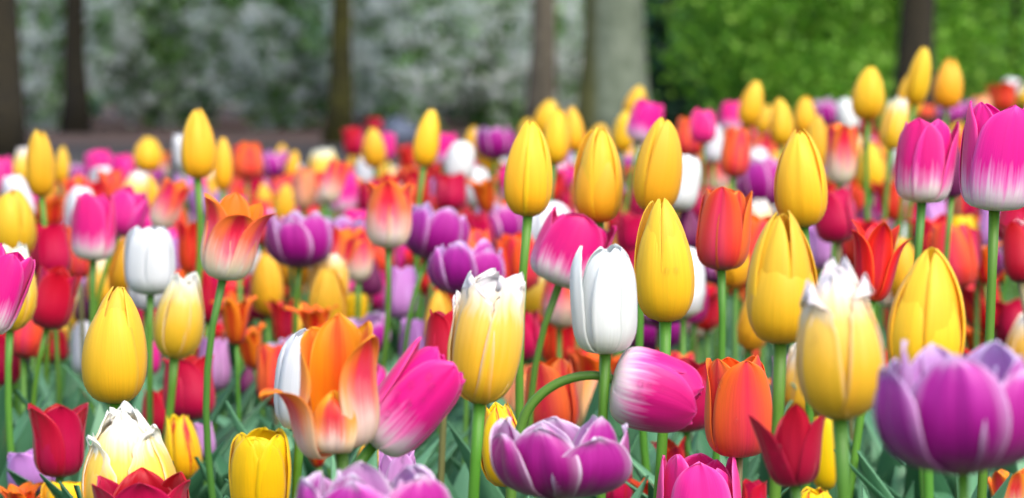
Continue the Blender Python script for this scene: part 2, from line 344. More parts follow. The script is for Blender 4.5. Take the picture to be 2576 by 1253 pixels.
# hero flowers: their own shapes (k = petal number, petal 0 faces +X; the row's yaw turns the flower)
HERO = {
 'white': dict(seed=3, yaw=-62, per={0: dict(rm=1.02, wm=1.12, hm=.97, om=.2, dang=.15), 2: dict(wm=1.0), 4: dict(rm=1.08, hm=1.02, nod=.13, wm=.66, om=.3, curl=-.05, dang=.34), 5: dict(rm=.90, dang=.42, hm=.96), 3: dict(rm=.8, dang=-.2)}),
 'torn': dict(seed=11, yaw=-85, jag=.10, r=[.10, .5, .80, .92, .95, .88, .80, .76], w=[.25, .74, 1.0, 1.1, 1.08, .95, .74, .36], per={0: dict(wm=1.12, hm=1.0, fm=.2), 4: dict(hm=.80, nod=.06, fm=1.0, wm=.7), 2: dict(hm=.98, fm=-.5), 1: dict(hm=1.0), 5: dict(hm=.97)}),
 'orange': dict(seed=21, yaw=-90, R=.42, r=[.14, .74, .94, .94, .88, .88, .93, 1.0], w=[.24, .56, .78, .92, .95, .84, .58, .2], per={
     0: dict(ang=-.08, hm=.48, rm=1.04, nod=.05, roll=-.9, wm=.60, fm=0),
     1: dict(ang=.85, hm=.93, rm=.98, wm=.8, fm=.4, om=.6, curl=.12, lean=.05),
     2: dict(ang=2.1, hm=.98, rm=.85, om=.1, fm=.1, wm=1.15),
     3: dict(ang=3.2, hm=1.04, rm=.85, wm=1.1, fm=-.2, om=.1),
     4: dict(ang=3.95, hm=.95, rm=.98, wm=1.75, om=-.2, fm=-.3),
     5: dict(ang=5.2, hm=.86, rm=1.0, nod=.36, roll=.45, wm=.78, fm=.2)}),
 'pinklean': dict(seed=31, yaw=-70, r=[.16, .70, .92, 1, 1, .98, .92, .84], per={5: dict(fm=3.0, hm=1.02), 1: dict(fm=2, hm=.96), 0: dict(wm=1.1)}),
 'droop': dict(seed=33, yaw=-75, r=[.18, .74, .96, 1.0, .95, .86, .72, .55], w=[.3, .8, 1.0, 1.06, 1.0, .84, .55, .16], per={0: dict(wm=1.1)}),
 'bowl': dict(seed=41, yaw=0),
 'purnear': dict(seed=46, yaw=0), 'purlow': dict(seed=44, yaw=0), 'purmid': dict(seed=48, yaw=0), 'purback': dict(seed=49, yaw=0),
 'coral': dict(seed=51, yaw=-80, per={0: dict(wm=1.1, hm=1.0), 4: dict(hm=.97, fm=1.6, curl=.08), 2: dict(fm=1.4)}),
 'corback': dict(seed=53, yaw=-110, per={0: dict(wm=1.05), 2: dict(nod=.08)}),
 'redthree': dict(seed=57, yaw=-90, r=[.12, .58, .8, .86, .88, .92, .98, 1.04], w=[.25, .66, .85, .85, .76, .58, .36, .08], per={0: dict(hm=.99, wm=.9), 1: dict(nod=.12), 5: dict(nod=.26, hm=1.0), 4: dict(hm=.72), 2: dict(hm=.75), 3: dict(hm=.8)}),
 'yelbig': dict(seed=61, yaw=-80, per={0: dict(hm=.80, wm=1.2, om=2.0, rm=1.04, flat=1.0), 2: dict(hm=.97), 1: dict(hm=1.02)}),
 'ragged': dict(seed=65, yaw=-90, jag=.10, flare=.12, r=[.10,.55,.88,1,.93,.70,.42,.22], per={0: dict(wm=1.0, hm=.97, fm=0), 2: dict(fm=0, hm=1.02), 4: dict(fm=0), 3: dict(fm=0), 1: dict(nod=.03, curl=.26, fm=3.0, hm=.95), 5: dict(curl=.24, nod=.03, fm=3.2, hm=.90)}),
 'yelright': dict(seed=67, yaw=-100, per={0: dict(hm=.86, wm=1.1)}),
 'yelmid': dict(seed=69, yaw=-100, per={0: dict(wm=1.15, hm=.97)}),
 'yelleft': dict(seed=71, yaw=-115, per={0: dict(wm=1.25, hm=.93), 1: dict(hm=1.02)}),
 'yeltwo': dict(seed=73, yaw=-100), 'yelthree': dict(seed=75, yaw=-110, per={0: dict(hm=.88)}), 'yelfour': dict(seed=77, yaw=-60), 'yelfive': dict(seed=79, yaw=-110),
 'pinkopen': dict(seed=81, yaw=-90, n=8, R=.42, ruf=.06, w=[.3, .6, .8, .86, .82, .7, .5, .2]),
 'magright': dict(seed=83, yaw=-120, per={0: dict(wm=1.2), 2: dict(fm=2.4)}),
 'magedge': dict(seed=85, yaw=-75, per={0: dict(wm=1.15), 5: dict(wm=.75, fm=1.5), 1: dict(wm=1.1)}),
 'crmleft': dict(seed=87, yaw=-90, jag=.09, r=[.10, .55, .88, 1, .95, .74, .46, .26], flare=.12, per={0: dict(wm=1.1, fm=0), 5: dict(nod=.10, hm=.82, curl=.15), 1: dict(nod=.06, curl=.15, hm=.88), 2: dict(fm=0)}),
 'redleft': dict(seed=89, yaw=-75, r=[.12, .62, .84, .88, .88, .9, .94, 1.0], per={5: dict(nod=.05)}), 'redmid': dict(seed=91, yaw=-100),
 'boxy': dict(seed=93, yaw=-90), 'flame': dict(seed=95, yaw=-90, per={0: dict(wm=1.1)}),
 'orangeback': dict(seed=97, yaw=-75, flare=.30, open=.14, per={0: dict(hm=.88, wm=1.1), 1: dict(nod=.12, fm=1.5), 4: dict(fm=1.2), 5: dict(nod=.06)}),
 'plum': dict(seed=99, yaw=-90), 'magleft': dict(seed=101, yaw=-110), 'whtleft': dict(seed=103, yaw=-90, open=.10),
 'crmmid': dict(seed=105, yaw=-60), 'redflare': dict(seed=107, yaw=-90, per={0: dict(nod=-.05), 5: dict(nod=.2), 1: dict(nod=.25, wm=.8)}),
 'yeltallleft': dict(seed=109, yaw=-60), 'yelfarleft': dict(seed=111, yaw=-70, per={0: dict(fm=0), 1: dict(nod=.08)}), 'yelpath': dict(seed=113, yaw=-90),
 'yelspiky': dict(seed=115, yaw=-90, jag=.12, per={1: dict(fm=4.0, nod=.05)}), 'pinklow': dict(seed=117, yaw=-90, R=.50, w=[.3, .5, .66, .72, .7, .6, .42, .16]),
}
HERO['redlow'] = dict(seed=119, yaw=-80, open=.16, flare=.22, w=[.25, .66, .88, .9, .8, .6, .36, .08])
VARIANTS = {}
def variant(kind, r):
    k = (kind, r.randrange(5))
    if k not in VARIANTS:
        VARIANTS[k] = flower_meshes(kind, 1000 + sum(map(ord, kind)) * 7 + k[1], (8, 10))
    return VARIANTS[k]

# ------------------------------------------------------------------ stem and leaf
def green_mat(name, c1, c2, rough=.45, spec=.4, trans=.12):
    b = NB(name)
    uv = b.n('ShaderNodeUVMap', uv_map='uv'); mp = b.n('ShaderNodeMapping'); mp.inputs['Scale'].default_value = (34, 1.2, 1); b.l(uv.outputs[0], mp.inputs[0])
    nz = b.n('ShaderNodeTexNoise'); nz.inputs['Scale'].default_value = 1.0; nz.inputs['Detail'].default_value = 3; b.l(mp.outputs[0], nz.inputs['Vector'])
    tc = b.n('ShaderNodeTexCoord'); n2 = b.n('ShaderNodeTexNoise'); n2.inputs['Scale'].default_value = 9; b.l(tc.outputs['Object'], n2.inputs['Vector'])
    gi = b.n('ShaderNodeNewGeometry')
    f = b.math('ADD', b.math('MULTIPLY', nz.outputs['Fac'], .45), b.math('MULTIPLY', n2.outputs['Fac'], .3))
    f = b.math('ADD', f, b.math('MULTIPLY', gi.outputs['Random Per Island'], .35))
    col = b.ramp(f, [(.25, c1), (.85, c2)])
    oi = b.n('ShaderNodeObjectInfo'); col = b.mix(1.0, col, oi.outputs['Color'], 'MULTIPLY')
    b.l(col, b.p.inputs['Base Color']); b.p.inputs['Roughness'].default_value = rough; b.p.inputs['Specular IOR Level'].default_value = spec
    bp = b.n('ShaderNodeBump'); bp.inputs['Strength'].default_value = .25; bp.inputs['Distance'].default_value = .001; b.l(nz.outputs['Fac'], bp.inputs['Height']); b.l(bp.outputs[0], b.p.inputs['Normal'])
    tr = b.n('ShaderNodeBsdfTranslucent'); b.l(col, tr.inputs[0]); mx = b.n('ShaderNodeMixShader'); mx.inputs[0].default_value = trans
    b.l(b.p.outputs[0], mx.inputs[1]); b.l(tr.outputs[0], mx.inputs[2]); b.l(mx.outputs[0], b.out.inputs[0])
    return b.m
M_STEM = green_mat('tulip_stem', '40701E', '669A38', trans=.05)
M_STEMB = green_mat('brownish_stem', '5A5238', '8A8458', trans=.05)
M_LEAF = green_mat('tulip_leaf', '2A6642', '78B084', rough=.42, trans=.18)

def tube(pts, rad, sides=8):
    """pts list of Vector, rad list"""
    V, F, UV = [], [], []
    n = len(pts); prev = Vector((1, 0, 0))
    for i, p in enumerate(pts):
        t = (pts[min(i + 1, n - 1)] - pts[max(i - 1, 0)]).normalized()
        x = (prev - t * prev.dot(t)).normalized(); y = t.cross(x); prev = x
        for k in range(sides):
            a = 2 * math.pi * k / sides
            V.append(p + (x * math.cos(a) + y * math.sin(a)) * rad[i]); UV.append((k / sides, i / (n - 1)))
    for i in range(n - 1):
        for k in range(sides):
            a = i * sides + k; b = i * sides + (k + 1) % sides
            F.append((a, b, b + sides, a + sides))
    F.append(tuple(range(sides - 1, -1, -1))); F.append(tuple((n - 1) * sides + k for k in range(sides)))
    return V, F, UV

def bez(a, b, c, d, n):
    return [a * (1 - t) ** 3 + b * 3 * t * (1 - t) ** 2 + c * 3 * t * t * (1 - t) + d * t ** 3 for t in [i / n for i in range(n + 1)]]

def leaf_arrays(r, L=1.0, wd=.10, nx=4, ny=9):
    """upright blade of length L along an arching spine, with thickness"""
    arch = r.uniform(.15, .55); tw = r.uniform(-.7, .7); fold = r.uniform(.25, .6); wav = r.uniform(0, 6)
    V = []
    for side in (0, 1):
        for j in range(ny + 1):
            t = j / ny
            x = arch * L * t ** 2.2; z = L * (t - .18 * arch * t ** 3)
            w = wd * L * (math.sin(math.pi * (t * .80 + .16)) ** .8) * (1 - t ** 7) ** .8
            a = tw * t
            for i in range(nx + 1):
                s = -1 + 2 * i / nx
                lx = fold * w * abs(s) ** 1.4 + .004 * L * math.sin(t * 14 + wav + s * 2) * abs(s)
                ly = w * s
                px = x - lx * math.cos(a) - ly * math.sin(a) * .5; py = ly * math.cos(a)
                V.append((px + (.006 * L if side else 0), py, z))
    m = (nx + 1) * (ny + 1); F = []
    for j in range(ny):
        for i in range(nx):
            a = j * (nx + 1) + i
            F.append((a, a + 1, a + nx + 2, a + nx + 1)); F.append((a + m, a + nx + 1 + m, a + nx + 2 + m, a + 1 + m))
    for j in range(ny):
        for e in (0, nx):
            a = j * (nx + 1) + e; b = a + nx + 1
            F.append((a, b, b + m, a + m) if e == 0 else (b, a, a + m, b + m))
    UV = [((i / nx), j / ny) for _ in (0, 1) for j in range(ny + 1) for i in range(nx + 1)]
    return V, F, UV
LEAVES = []
for i in range(8):
    V, F, UV = leaf_arrays(random.Random(50 + i), 1.0, random.Random(i).uniform(.055, .10))
    LEAVES.append(mesh('leaf', V, F, [M_LEAF], uv=UV))

# ------------------------------------------------------------------ setting
def plain(name, c1, c2, scale, rough=.9, bump=.3, c3=None):
    b = NB(name); tc = b.n('ShaderNodeTexCoord')
    n1 = b.n('ShaderNodeTexNoise'); n1.inputs['Scale'].default_value = scale; n1.inputs['Detail'].default_value = 8; b.l(tc.outputs['Object'], n1.inputs['Vector'])
    n2 = b.n('ShaderNodeTexNoise'); n2.inputs['Scale'].default_value = scale * .13; n2.inputs['Detail'].default_value = 3; b.l(tc.outputs['Object'], n2.inputs['Vector'])
    f = b.math('ADD', b.math('MULTIPLY', n1.outputs['Fac'], .6), b.math('MULTIPLY', n2.outputs['Fac'], .4))
    st = [(.36, c1), (.62, c2)] + ([(.72, c3)] if c3 else [])
    b.l(b.ramp(f, st), b.p.inputs['Base Color']); b.p.inputs['Roughness'].default_value = rough
    bp = b.n('ShaderNodeBump'); bp.inputs['Strength'].default_value = bump; bp.inputs['Distance'].default_value = .02; b.l(n1.outputs['Fac'], bp.inputs['Height']); b.l(bp.outputs[0], b.p.inputs['Normal'])
    return b.m

def sheet(name, poly, z, m, sub=1):
    me = mesh(name, [(x, y, z) for x, y in poly], [tuple(range(len(poly)))], [m], smooth=False)
    return tag(link(name, me), kind='structure')

sheet('ground', [(-90, -20), (90, -20), (90, 120), (-90, 120)], 0, plain('lawn', '2A4A18', '4A7028', 14))
sheet('soil_bed', [(-3.6, .6), (4.2, .6), (5.2, 9.2), (-1.2, 8.2), (-3.4, 6.4)], .004, plain('bed_soil', '2A1E16', '4A382A', 30))
sheet('path', [(-60, 12.5), (60, 12.5), (60, 20.2), (-60, 20.2)], .004, plain('asphalt', '2A2626', '403A38', 60))
sheet('mulch', [(-60, 20.2), (60, 20.2), (60, 46), (-60, 46)], .008, plain('bark_mulch', '46342C', '70564C', 20, c3='8A6C62'))

def leaf_cloud(rng, n, centre, rad, size, flat=.35, shell=.55, gaps=None, clumps=0, spread=.2):
    """n small tilted leaf quads (folded along the middle) spread through an uneven ellipsoid; returns verts, faces"""
    u = rng.normal(size=(n, 3)); u /= np.linalg.norm(u, axis=1)[:, None]
    rr = (shell + (1 - shell) * rng.random(n)) ** 1.0
    if clumps:
        cd = rng.normal(size=(clumps, 3)); cd /= np.linalg.norm(cd, axis=1)[:, None]
        pick = rng.integers(0, clumps, n)
        u = cd[pick] * (.6 + .4 * rng.random(clumps))[pick][:, None]
        c = u * np.asarray(rad) + rng.normal(size=(n, 3)) * spread * np.array((1, 1, .8))
    else:
        lump = 1 + .18 * np.sin(u[:, 0] * 5 + 1) + .14 * np.sin(u[:, 1] * 7 + u[:, 2] * 5)
        c = u * (rr * lump)[:, None] * np.asarray(rad)
    c = c + np.asarray(centre)
    a = rng.normal(size=(n, 3)); a /= np.linalg.norm(a, axis=1)[:, None]
    b = np.cross(a, rng.normal(size=(n, 3))); b /= np.linalg.norm(b, axis=1)[:, None]
    nn = np.cross(a, b)
    sz = size * (.6 + .8 * rng.random(n))[:, None]
    L, Wd = a * sz, b * sz * .32
    v = np.stack([c - L * .5, c + Wd + nn * sz * .08, c + L * .5, c - Wd + nn * sz * .08], 1).reshape(-1, 3)
    k = np.arange(n) * 4
    f = np.concatenate([np.stack([k, k + 1, k + 2], 1), np.stack([k, k + 2, k + 3], 1)])
    return v, f

def quick_mesh(name, v, f, m):
    me = bpy.data.meshes.new(name); me.vertices.add(len(v)); me.vertices.foreach_set('co', np.asarray(v, np.float32).ravel())
    k = f.shape[1]
    me.loops.add(f.size); me.loops.foreach_set('vertex_index', f.astype(np.int32).ravel())
    me.polygons.add(len(f)); me.polygons.foreach_set('loop_start', np.arange(len(f), dtype=np.int32) * k)
    me.materials.append(m); me.update(calc_edges=True); me.validate()
    return me

def leaf_mat(name, c1, c2, c3, rough=.5, trans=.3, ns=1.6):
    b = NB(name); gi = b.n('ShaderNodeNewGeometry'); tc = b.n('ShaderNodeTexCoord')
    nz = b.n('ShaderNodeTexNoise'); nz.inputs['Scale'].default_value = ns; nz.inputs['Detail'].default_value = 3; b.l(tc.outputs['Object'], nz.inputs['Vector'])
    f = b.math('ADD', b.math('MULTIPLY', gi.outputs['Random Per Island'], .45), b.math('MULTIPLY', nz.outputs['Fac'], .7))
    col = b.ramp(f, [(.25, c1), (.55, c2), (.9, c3)]); b.l(col, b.p.inputs['Base Color']); b.p.inputs['Roughness'].default_value = rough
    tr = b.n('ShaderNodeBsdfTranslucent'); b.l(col, tr.inputs[0]); mx = b.n('ShaderNodeMixShader'); mx.inputs[0].default_value = trans
    b.l(b.p.outputs[0], mx.inputs[1]); b.l(tr.outputs[0], mx.inputs[2]); b.l(mx.outputs[0], b.out.inputs[0]); return b.m
M_SPRING = leaf_mat('spring_leaf', '3A7418', '7AB830', 'B8E064', trans=.45, ns=.9)
M_DARK = leaf_mat('evergreen_leaf', '123022', '1E4A34', '3A6E48')
M_MID = leaf_mat('cherry_leaf', '4A8038', '80B85C', 'AED488')
M_BLOSSOM = leaf_mat('blossom_petal', 'C0D4D0', 'DCE8E6', 'FAFCFC', trans=.3)
M_BARK = plain('dark_bark', '16120A', '2C2612', 26, bump=1.0)
M_BROWN = plain('brown_bark', '4A443A', '7A7262', 20, bump=1.0)
M_MOSS = plain('mossy_bark', '161408', '4C4A0C', 18, bump=1.0)
M_PALE = plain('grey_green_bark', '4A5644', '707A6A', 9, bump=.8, c3='606260')
_b = M_PALE.node_tree; _p = _b.nodes['Principled BSDF']; _src = _p.inputs['Base Color'].links[0].from_socket
_tc = _b.nodes.new('ShaderNodeTexCoord'); _sx = _b.nodes.new('ShaderNodeSeparateXYZ'); _b.links.new(_tc.outputs['Object'], _sx.inputs[0])
_mr = _b.nodes.new('ShaderNodeMapRange'); _b.links.new(_sx.outputs[0], _mr.inputs[0])
for _i, _v in ((1, -.12), (2, -.05), (3, .9), (4, 0.0)): _mr.inputs[_i].default_value = _v
_mx = _b.nodes.new('ShaderNodeMix'); _mx.data_type = 'RGBA'; _b.links.new(_mr.outputs[0], _mx.inputs[0]); _b.links.new(_src, _mx.inputs[6]); _mx.inputs[7].default_value = lin('4C4A10')   # moss on the damp side
_b.links.new(_mx.outputs[2], _p.inputs['Base Color'])

def trunk_mesh(r, h, rad, m, lean=0.0, sides=20):
    V, F, UV = tube([Vector((lean * t * h + .05 * math.sin(t * 4 + r.random()), .04 * math.sin(t * 5), h * t)) for t in [i / 14 for i in range(15)]],
                    [rad * (1 + .9 * max(0, .12 - t) / .12 * .55) * (1 - .35 * t) for t in [i / 14 for i in range(15)]], sides)
    V = [v * 1.0 + Vector((math.sin(v.z * 9 + k % sides), math.cos(v.z * 7 + (k % sides) * 2), 0)) * rad * .035 for k, v in enumerate(V)]
    return mesh('trunk', V, F, [m], uv=UV)

def big_tree(px0, px1, ypx, d, m, label, seed, crown_h=5.2, lean=0.0, leafm=None, group='large trees behind the tulip bed'):
    c = pt((px0 + px1) / 2, ypx, d); rad = (px1 - px0) / FPX * d / 2
    r = random.Random(seed); t = bpy.data.objects.new('tree', None); COL.objects.link(t); t.location = (c.x, c.y, 0)
    tag(t, label, 'tree', group)
    link('trunk', trunk_mesh(r, 5.5, rad, m, lean), t)
    rng = np.random.default_rng(seed)
    v, f = leaf_cloud(rng, 1200, (lean * 5, 0, crown_h + 2.0), (2.5, 2.2, 1.8), .30, shell=.2)
    link('crown', quick_mesh('crown', v, f, leafm or M_MID), t)
    for k in range(5):
        a = 2 * math.pi * k / 5 + r.uniform(-.3, .3); e = Vector((2.0 * math.cos(a) + lean * 5, 2.0 * math.sin(a), crown_h + 1.2 + r.random()))
        s = Vector((lean * 3.8, 0, 3.8 + .25 * k)); mm = (s + e) / 2 + Vector((0, 0, -.3))
        V, F, UV = tube(bez(s, mm, mm, e, 6), [rad * .34 * (1 - .7 * i / 6) for i in range(7)], 7)
        link('limb', mesh('limb', V, F, [m], uv=UV), t)
    return t
big_tree(-90, 38, 400, 17.5, M_BARK, 'dark brown tree trunk cut off by the left edge of the picture', 1)
big_tree(152, 208, 340, 24.0, M_BARK, 'thin dark trunk with white blossom hanging in front of it at the left', 2)
big_tree(818, 874, 370, 20.5, M_MOSS, 'dark mossy tree trunk left of the middle, behind pink mulch', 3)
big_tree(1322, 1388, 330, 22.0, M_BROWN, 'brown tree trunk close on the left of the wide grey one', 4)
big_tree(1446, 1606, 330, 16.0, M_PALE, 'wide pale grey green tree trunk, the broadest trunk in view', 5)
big_tree(2228, 2322, 330, 15.8, M_BARK, 'dark leaning trunk among bright green shrubs at the right', 6, lean=.035, leafm=M_SPRING)

def blossom_shrub(px, d, w, h, label, seed, nb=2300, group='white blossoming shrubs along the mulch bed', lift=0.0, leaf_n=9000):
    c = pt(px, 400, d); r = random.Random(seed); rng = np.random.default_rng(seed)
    t = bpy.data.objects.new('blossoming_shrub', None); COL.objects.link(t); t.location = (c.x, c.y, 0); tag(t, label, 'shrub', group)
    for k in range(4):
        a = r.uniform(0, 6.28); e = Vector((w * .3 * math.cos(a), w * .2 * math.sin(a), h * .7)); s = Vector((.08 * math.cos(a), .08 * math.sin(a), 0))
        V, F, UV = tube(bez(s, s + Vector((0, 0, h * .3)), e - Vector((0, 0, h * .3)), e, 6), [.035 * (1 - .6 * i / 6) for i in range(7)], 7)
        link('branch', mesh('branch', V, F, [M_BARK], uv=UV), t)
    v, f = leaf_cloud(rng, leaf_n, (0, 0, h * .52 + lift), (w / 2, w * .36, h * .52), .10, shell=.35); v[:, 2] = np.abs(v[:, 2])
    link('leaves', quick_mesh('leaves', v, f, M_MID), t)
    v, f = leaf_cloud(rng, nb * 6, (0, -.12, h * .54 + lift), (w / 2 * 1.02, w * .40, h * .54), .056, clumps=int(nb / 5), spread=.07); v[:, 2] = np.abs(v[:, 2])
    link('blossom', quick_mesh('blossom', v, f, M_BLOSSOM), t)
    return t
for i, (px, d, w, h, lab) in enumerate([
    (100, 25.5, 2.1, 2.6, 'white blossoming shrub between the two dark trunks at the left edge'),
    (400, 26.5, 2.4, 2.8, 'white blossoming shrub just right of the thin dark trunk at left'),
    (700, 26.0, 2.2, 2.7, 'white blossoming shrub just left of the mossy trunk'),
    (1000, 25.0, 1.9, 2.6, 'densely flowered white shrub just right of the mossy trunk'),
    (1230, 26.0, 1.9, 2.6, 'white blossoming shrub left of the two adjoining trunks, middle of the picture'),
    (1420, 27.0, 1.6, 2.5, 'white blossoming shrub showing in the gap beside the wide grey trunk')]):
    blossom_shrub(px, d, w, h, lab, 60 + i)

def leafy_shrub(name, px, d, w, h, label, seed, m, n, size, group):
    c = pt(px, 400, d); r = random.Random(seed); rng = np.random.default_rng(seed)
    t = bpy.data.objects.new(name, None); COL.objects.link(t); t.location = (c.x, c.y, 0); tag(t, label, 'shrub', group)
    for k in range(3):
        a = r.uniform(0, 6.28); e = Vector((w * .25 * math.cos(a), w * .2 * math.sin(a), h * .6)); s = Vector((.06 * math.cos(a), .06 * math.sin(a), 0))
        V, F, UV = tube(bez(s, s + Vector((0, 0, h * .3)), e - Vector((0, 0, h * .2)), e, 6), [.04 * (1 - .6 * i / 6) for i in range(7)], 7)
        link('branch', mesh('branch', V, F, [M_BARK], uv=UV), t)
    v, f = leaf_cloud(rng, n, (0, 0, h * .5), (w / 2, w * .4, h * .52), size, clumps=int(60), spread=.17); v[:, 2] = np.abs(v[:, 2])
    link('leaves', quick_mesh('leaves', v, f, m), t)
G2 = 'green shrubs behind the right half of the bed'
leafy_shrub('leafy_shrub', 2010, 18.5, 1.7, 2.6, 'bright spring green shrub right of the wide grey trunk', 81, M_SPRING, 15000, .06, G2)
leafy_shrub('leafy_shrub', 2080, 17.5, 2.0, 2.3, 'bright spring green shrub left of the dark leaning trunk', 82, M_SPRING, 15000, .06, G2)
leafy_shrub('leafy_shrub', 2330, 21.5, 2.6, 2.8, 'mid green shrub behind the dark leaning trunk', 83, M_MID, 8000, .09, G2)
leafy_shrub('leafy_shrub', 2540, 18.0, 2.2, 2.6, 'bright spring green shrub in the upper right corner', 84, M_SPRING, 15000, .06, G2)
G3 = 'dark evergreen shrubs behind the trunks'
leafy_shrub('evergreen_shrub', 1730, 23.0, 1.3, 2.2, 'dark evergreen shrub beside the right side of the wide grey trunk', 86, M_DARK, 9000, .10, G3)
leafy_shrub('evergreen_shrub', 1290, 28.5, 1.5, 1.3, 'low dark evergreen shrub left of the paired trunks', 87, M_DARK, 5000, .10, G3)
rng = np.random.default_rng(9)
v1, f1 = leaf_cloud(rng, 34000, (0, 31.5, 2.4), (16, 1.8, 2.9), .24, shell=0.1); v1[:, 2] = np.abs(v1[:, 2])
tag(link('hedge', quick_mesh('hedge', v1, f1, M_DARK)), 'dark dense hedge closing the view behind shrubs and trunks', 'hedge', kind='stuff')
def stone(px, py, d, s, label, m, seed):
    c = pt(px, py, d); rng = np.random.default_rng(seed)
    import bmesh
    bm = bmesh.new(); bmesh.ops.create_icosphere(bm, subdivisions=3, radius=1)
    for v in bm.verts:
        n = v.co.normalized(); k = 1 + .12 * math.sin(n.x * 4 + seed) + .1 * math.sin(n.y * 5 + n.z * 3)
        v.co = Vector((n.x * s, n.y * s * .9, n.z * s * .75)) * k
    me = bpy.data.meshes.new('stone'); bm.to_mesh(me); bm.free(); me.materials.append(m)
    me.polygons.foreach_set('use_smooth', [True] * len(me.polygons))
    o = link('stone', me); o.location = (c.x, c.y, s * .5); tag(o, label, 'stone'); return o
stone(1000, 345, 20.6, .17, 'blue grey rounded stone behind the pink tulip in mid picture', plain('blue_stone', '4A5266', '7A849A', 12), 2)
stone(888, 292, 26, .10, 'small pinkish stone just right of the mossy trunk foot', plain('pink_stone', '8A6468', 'B08A8C', 12), 5)

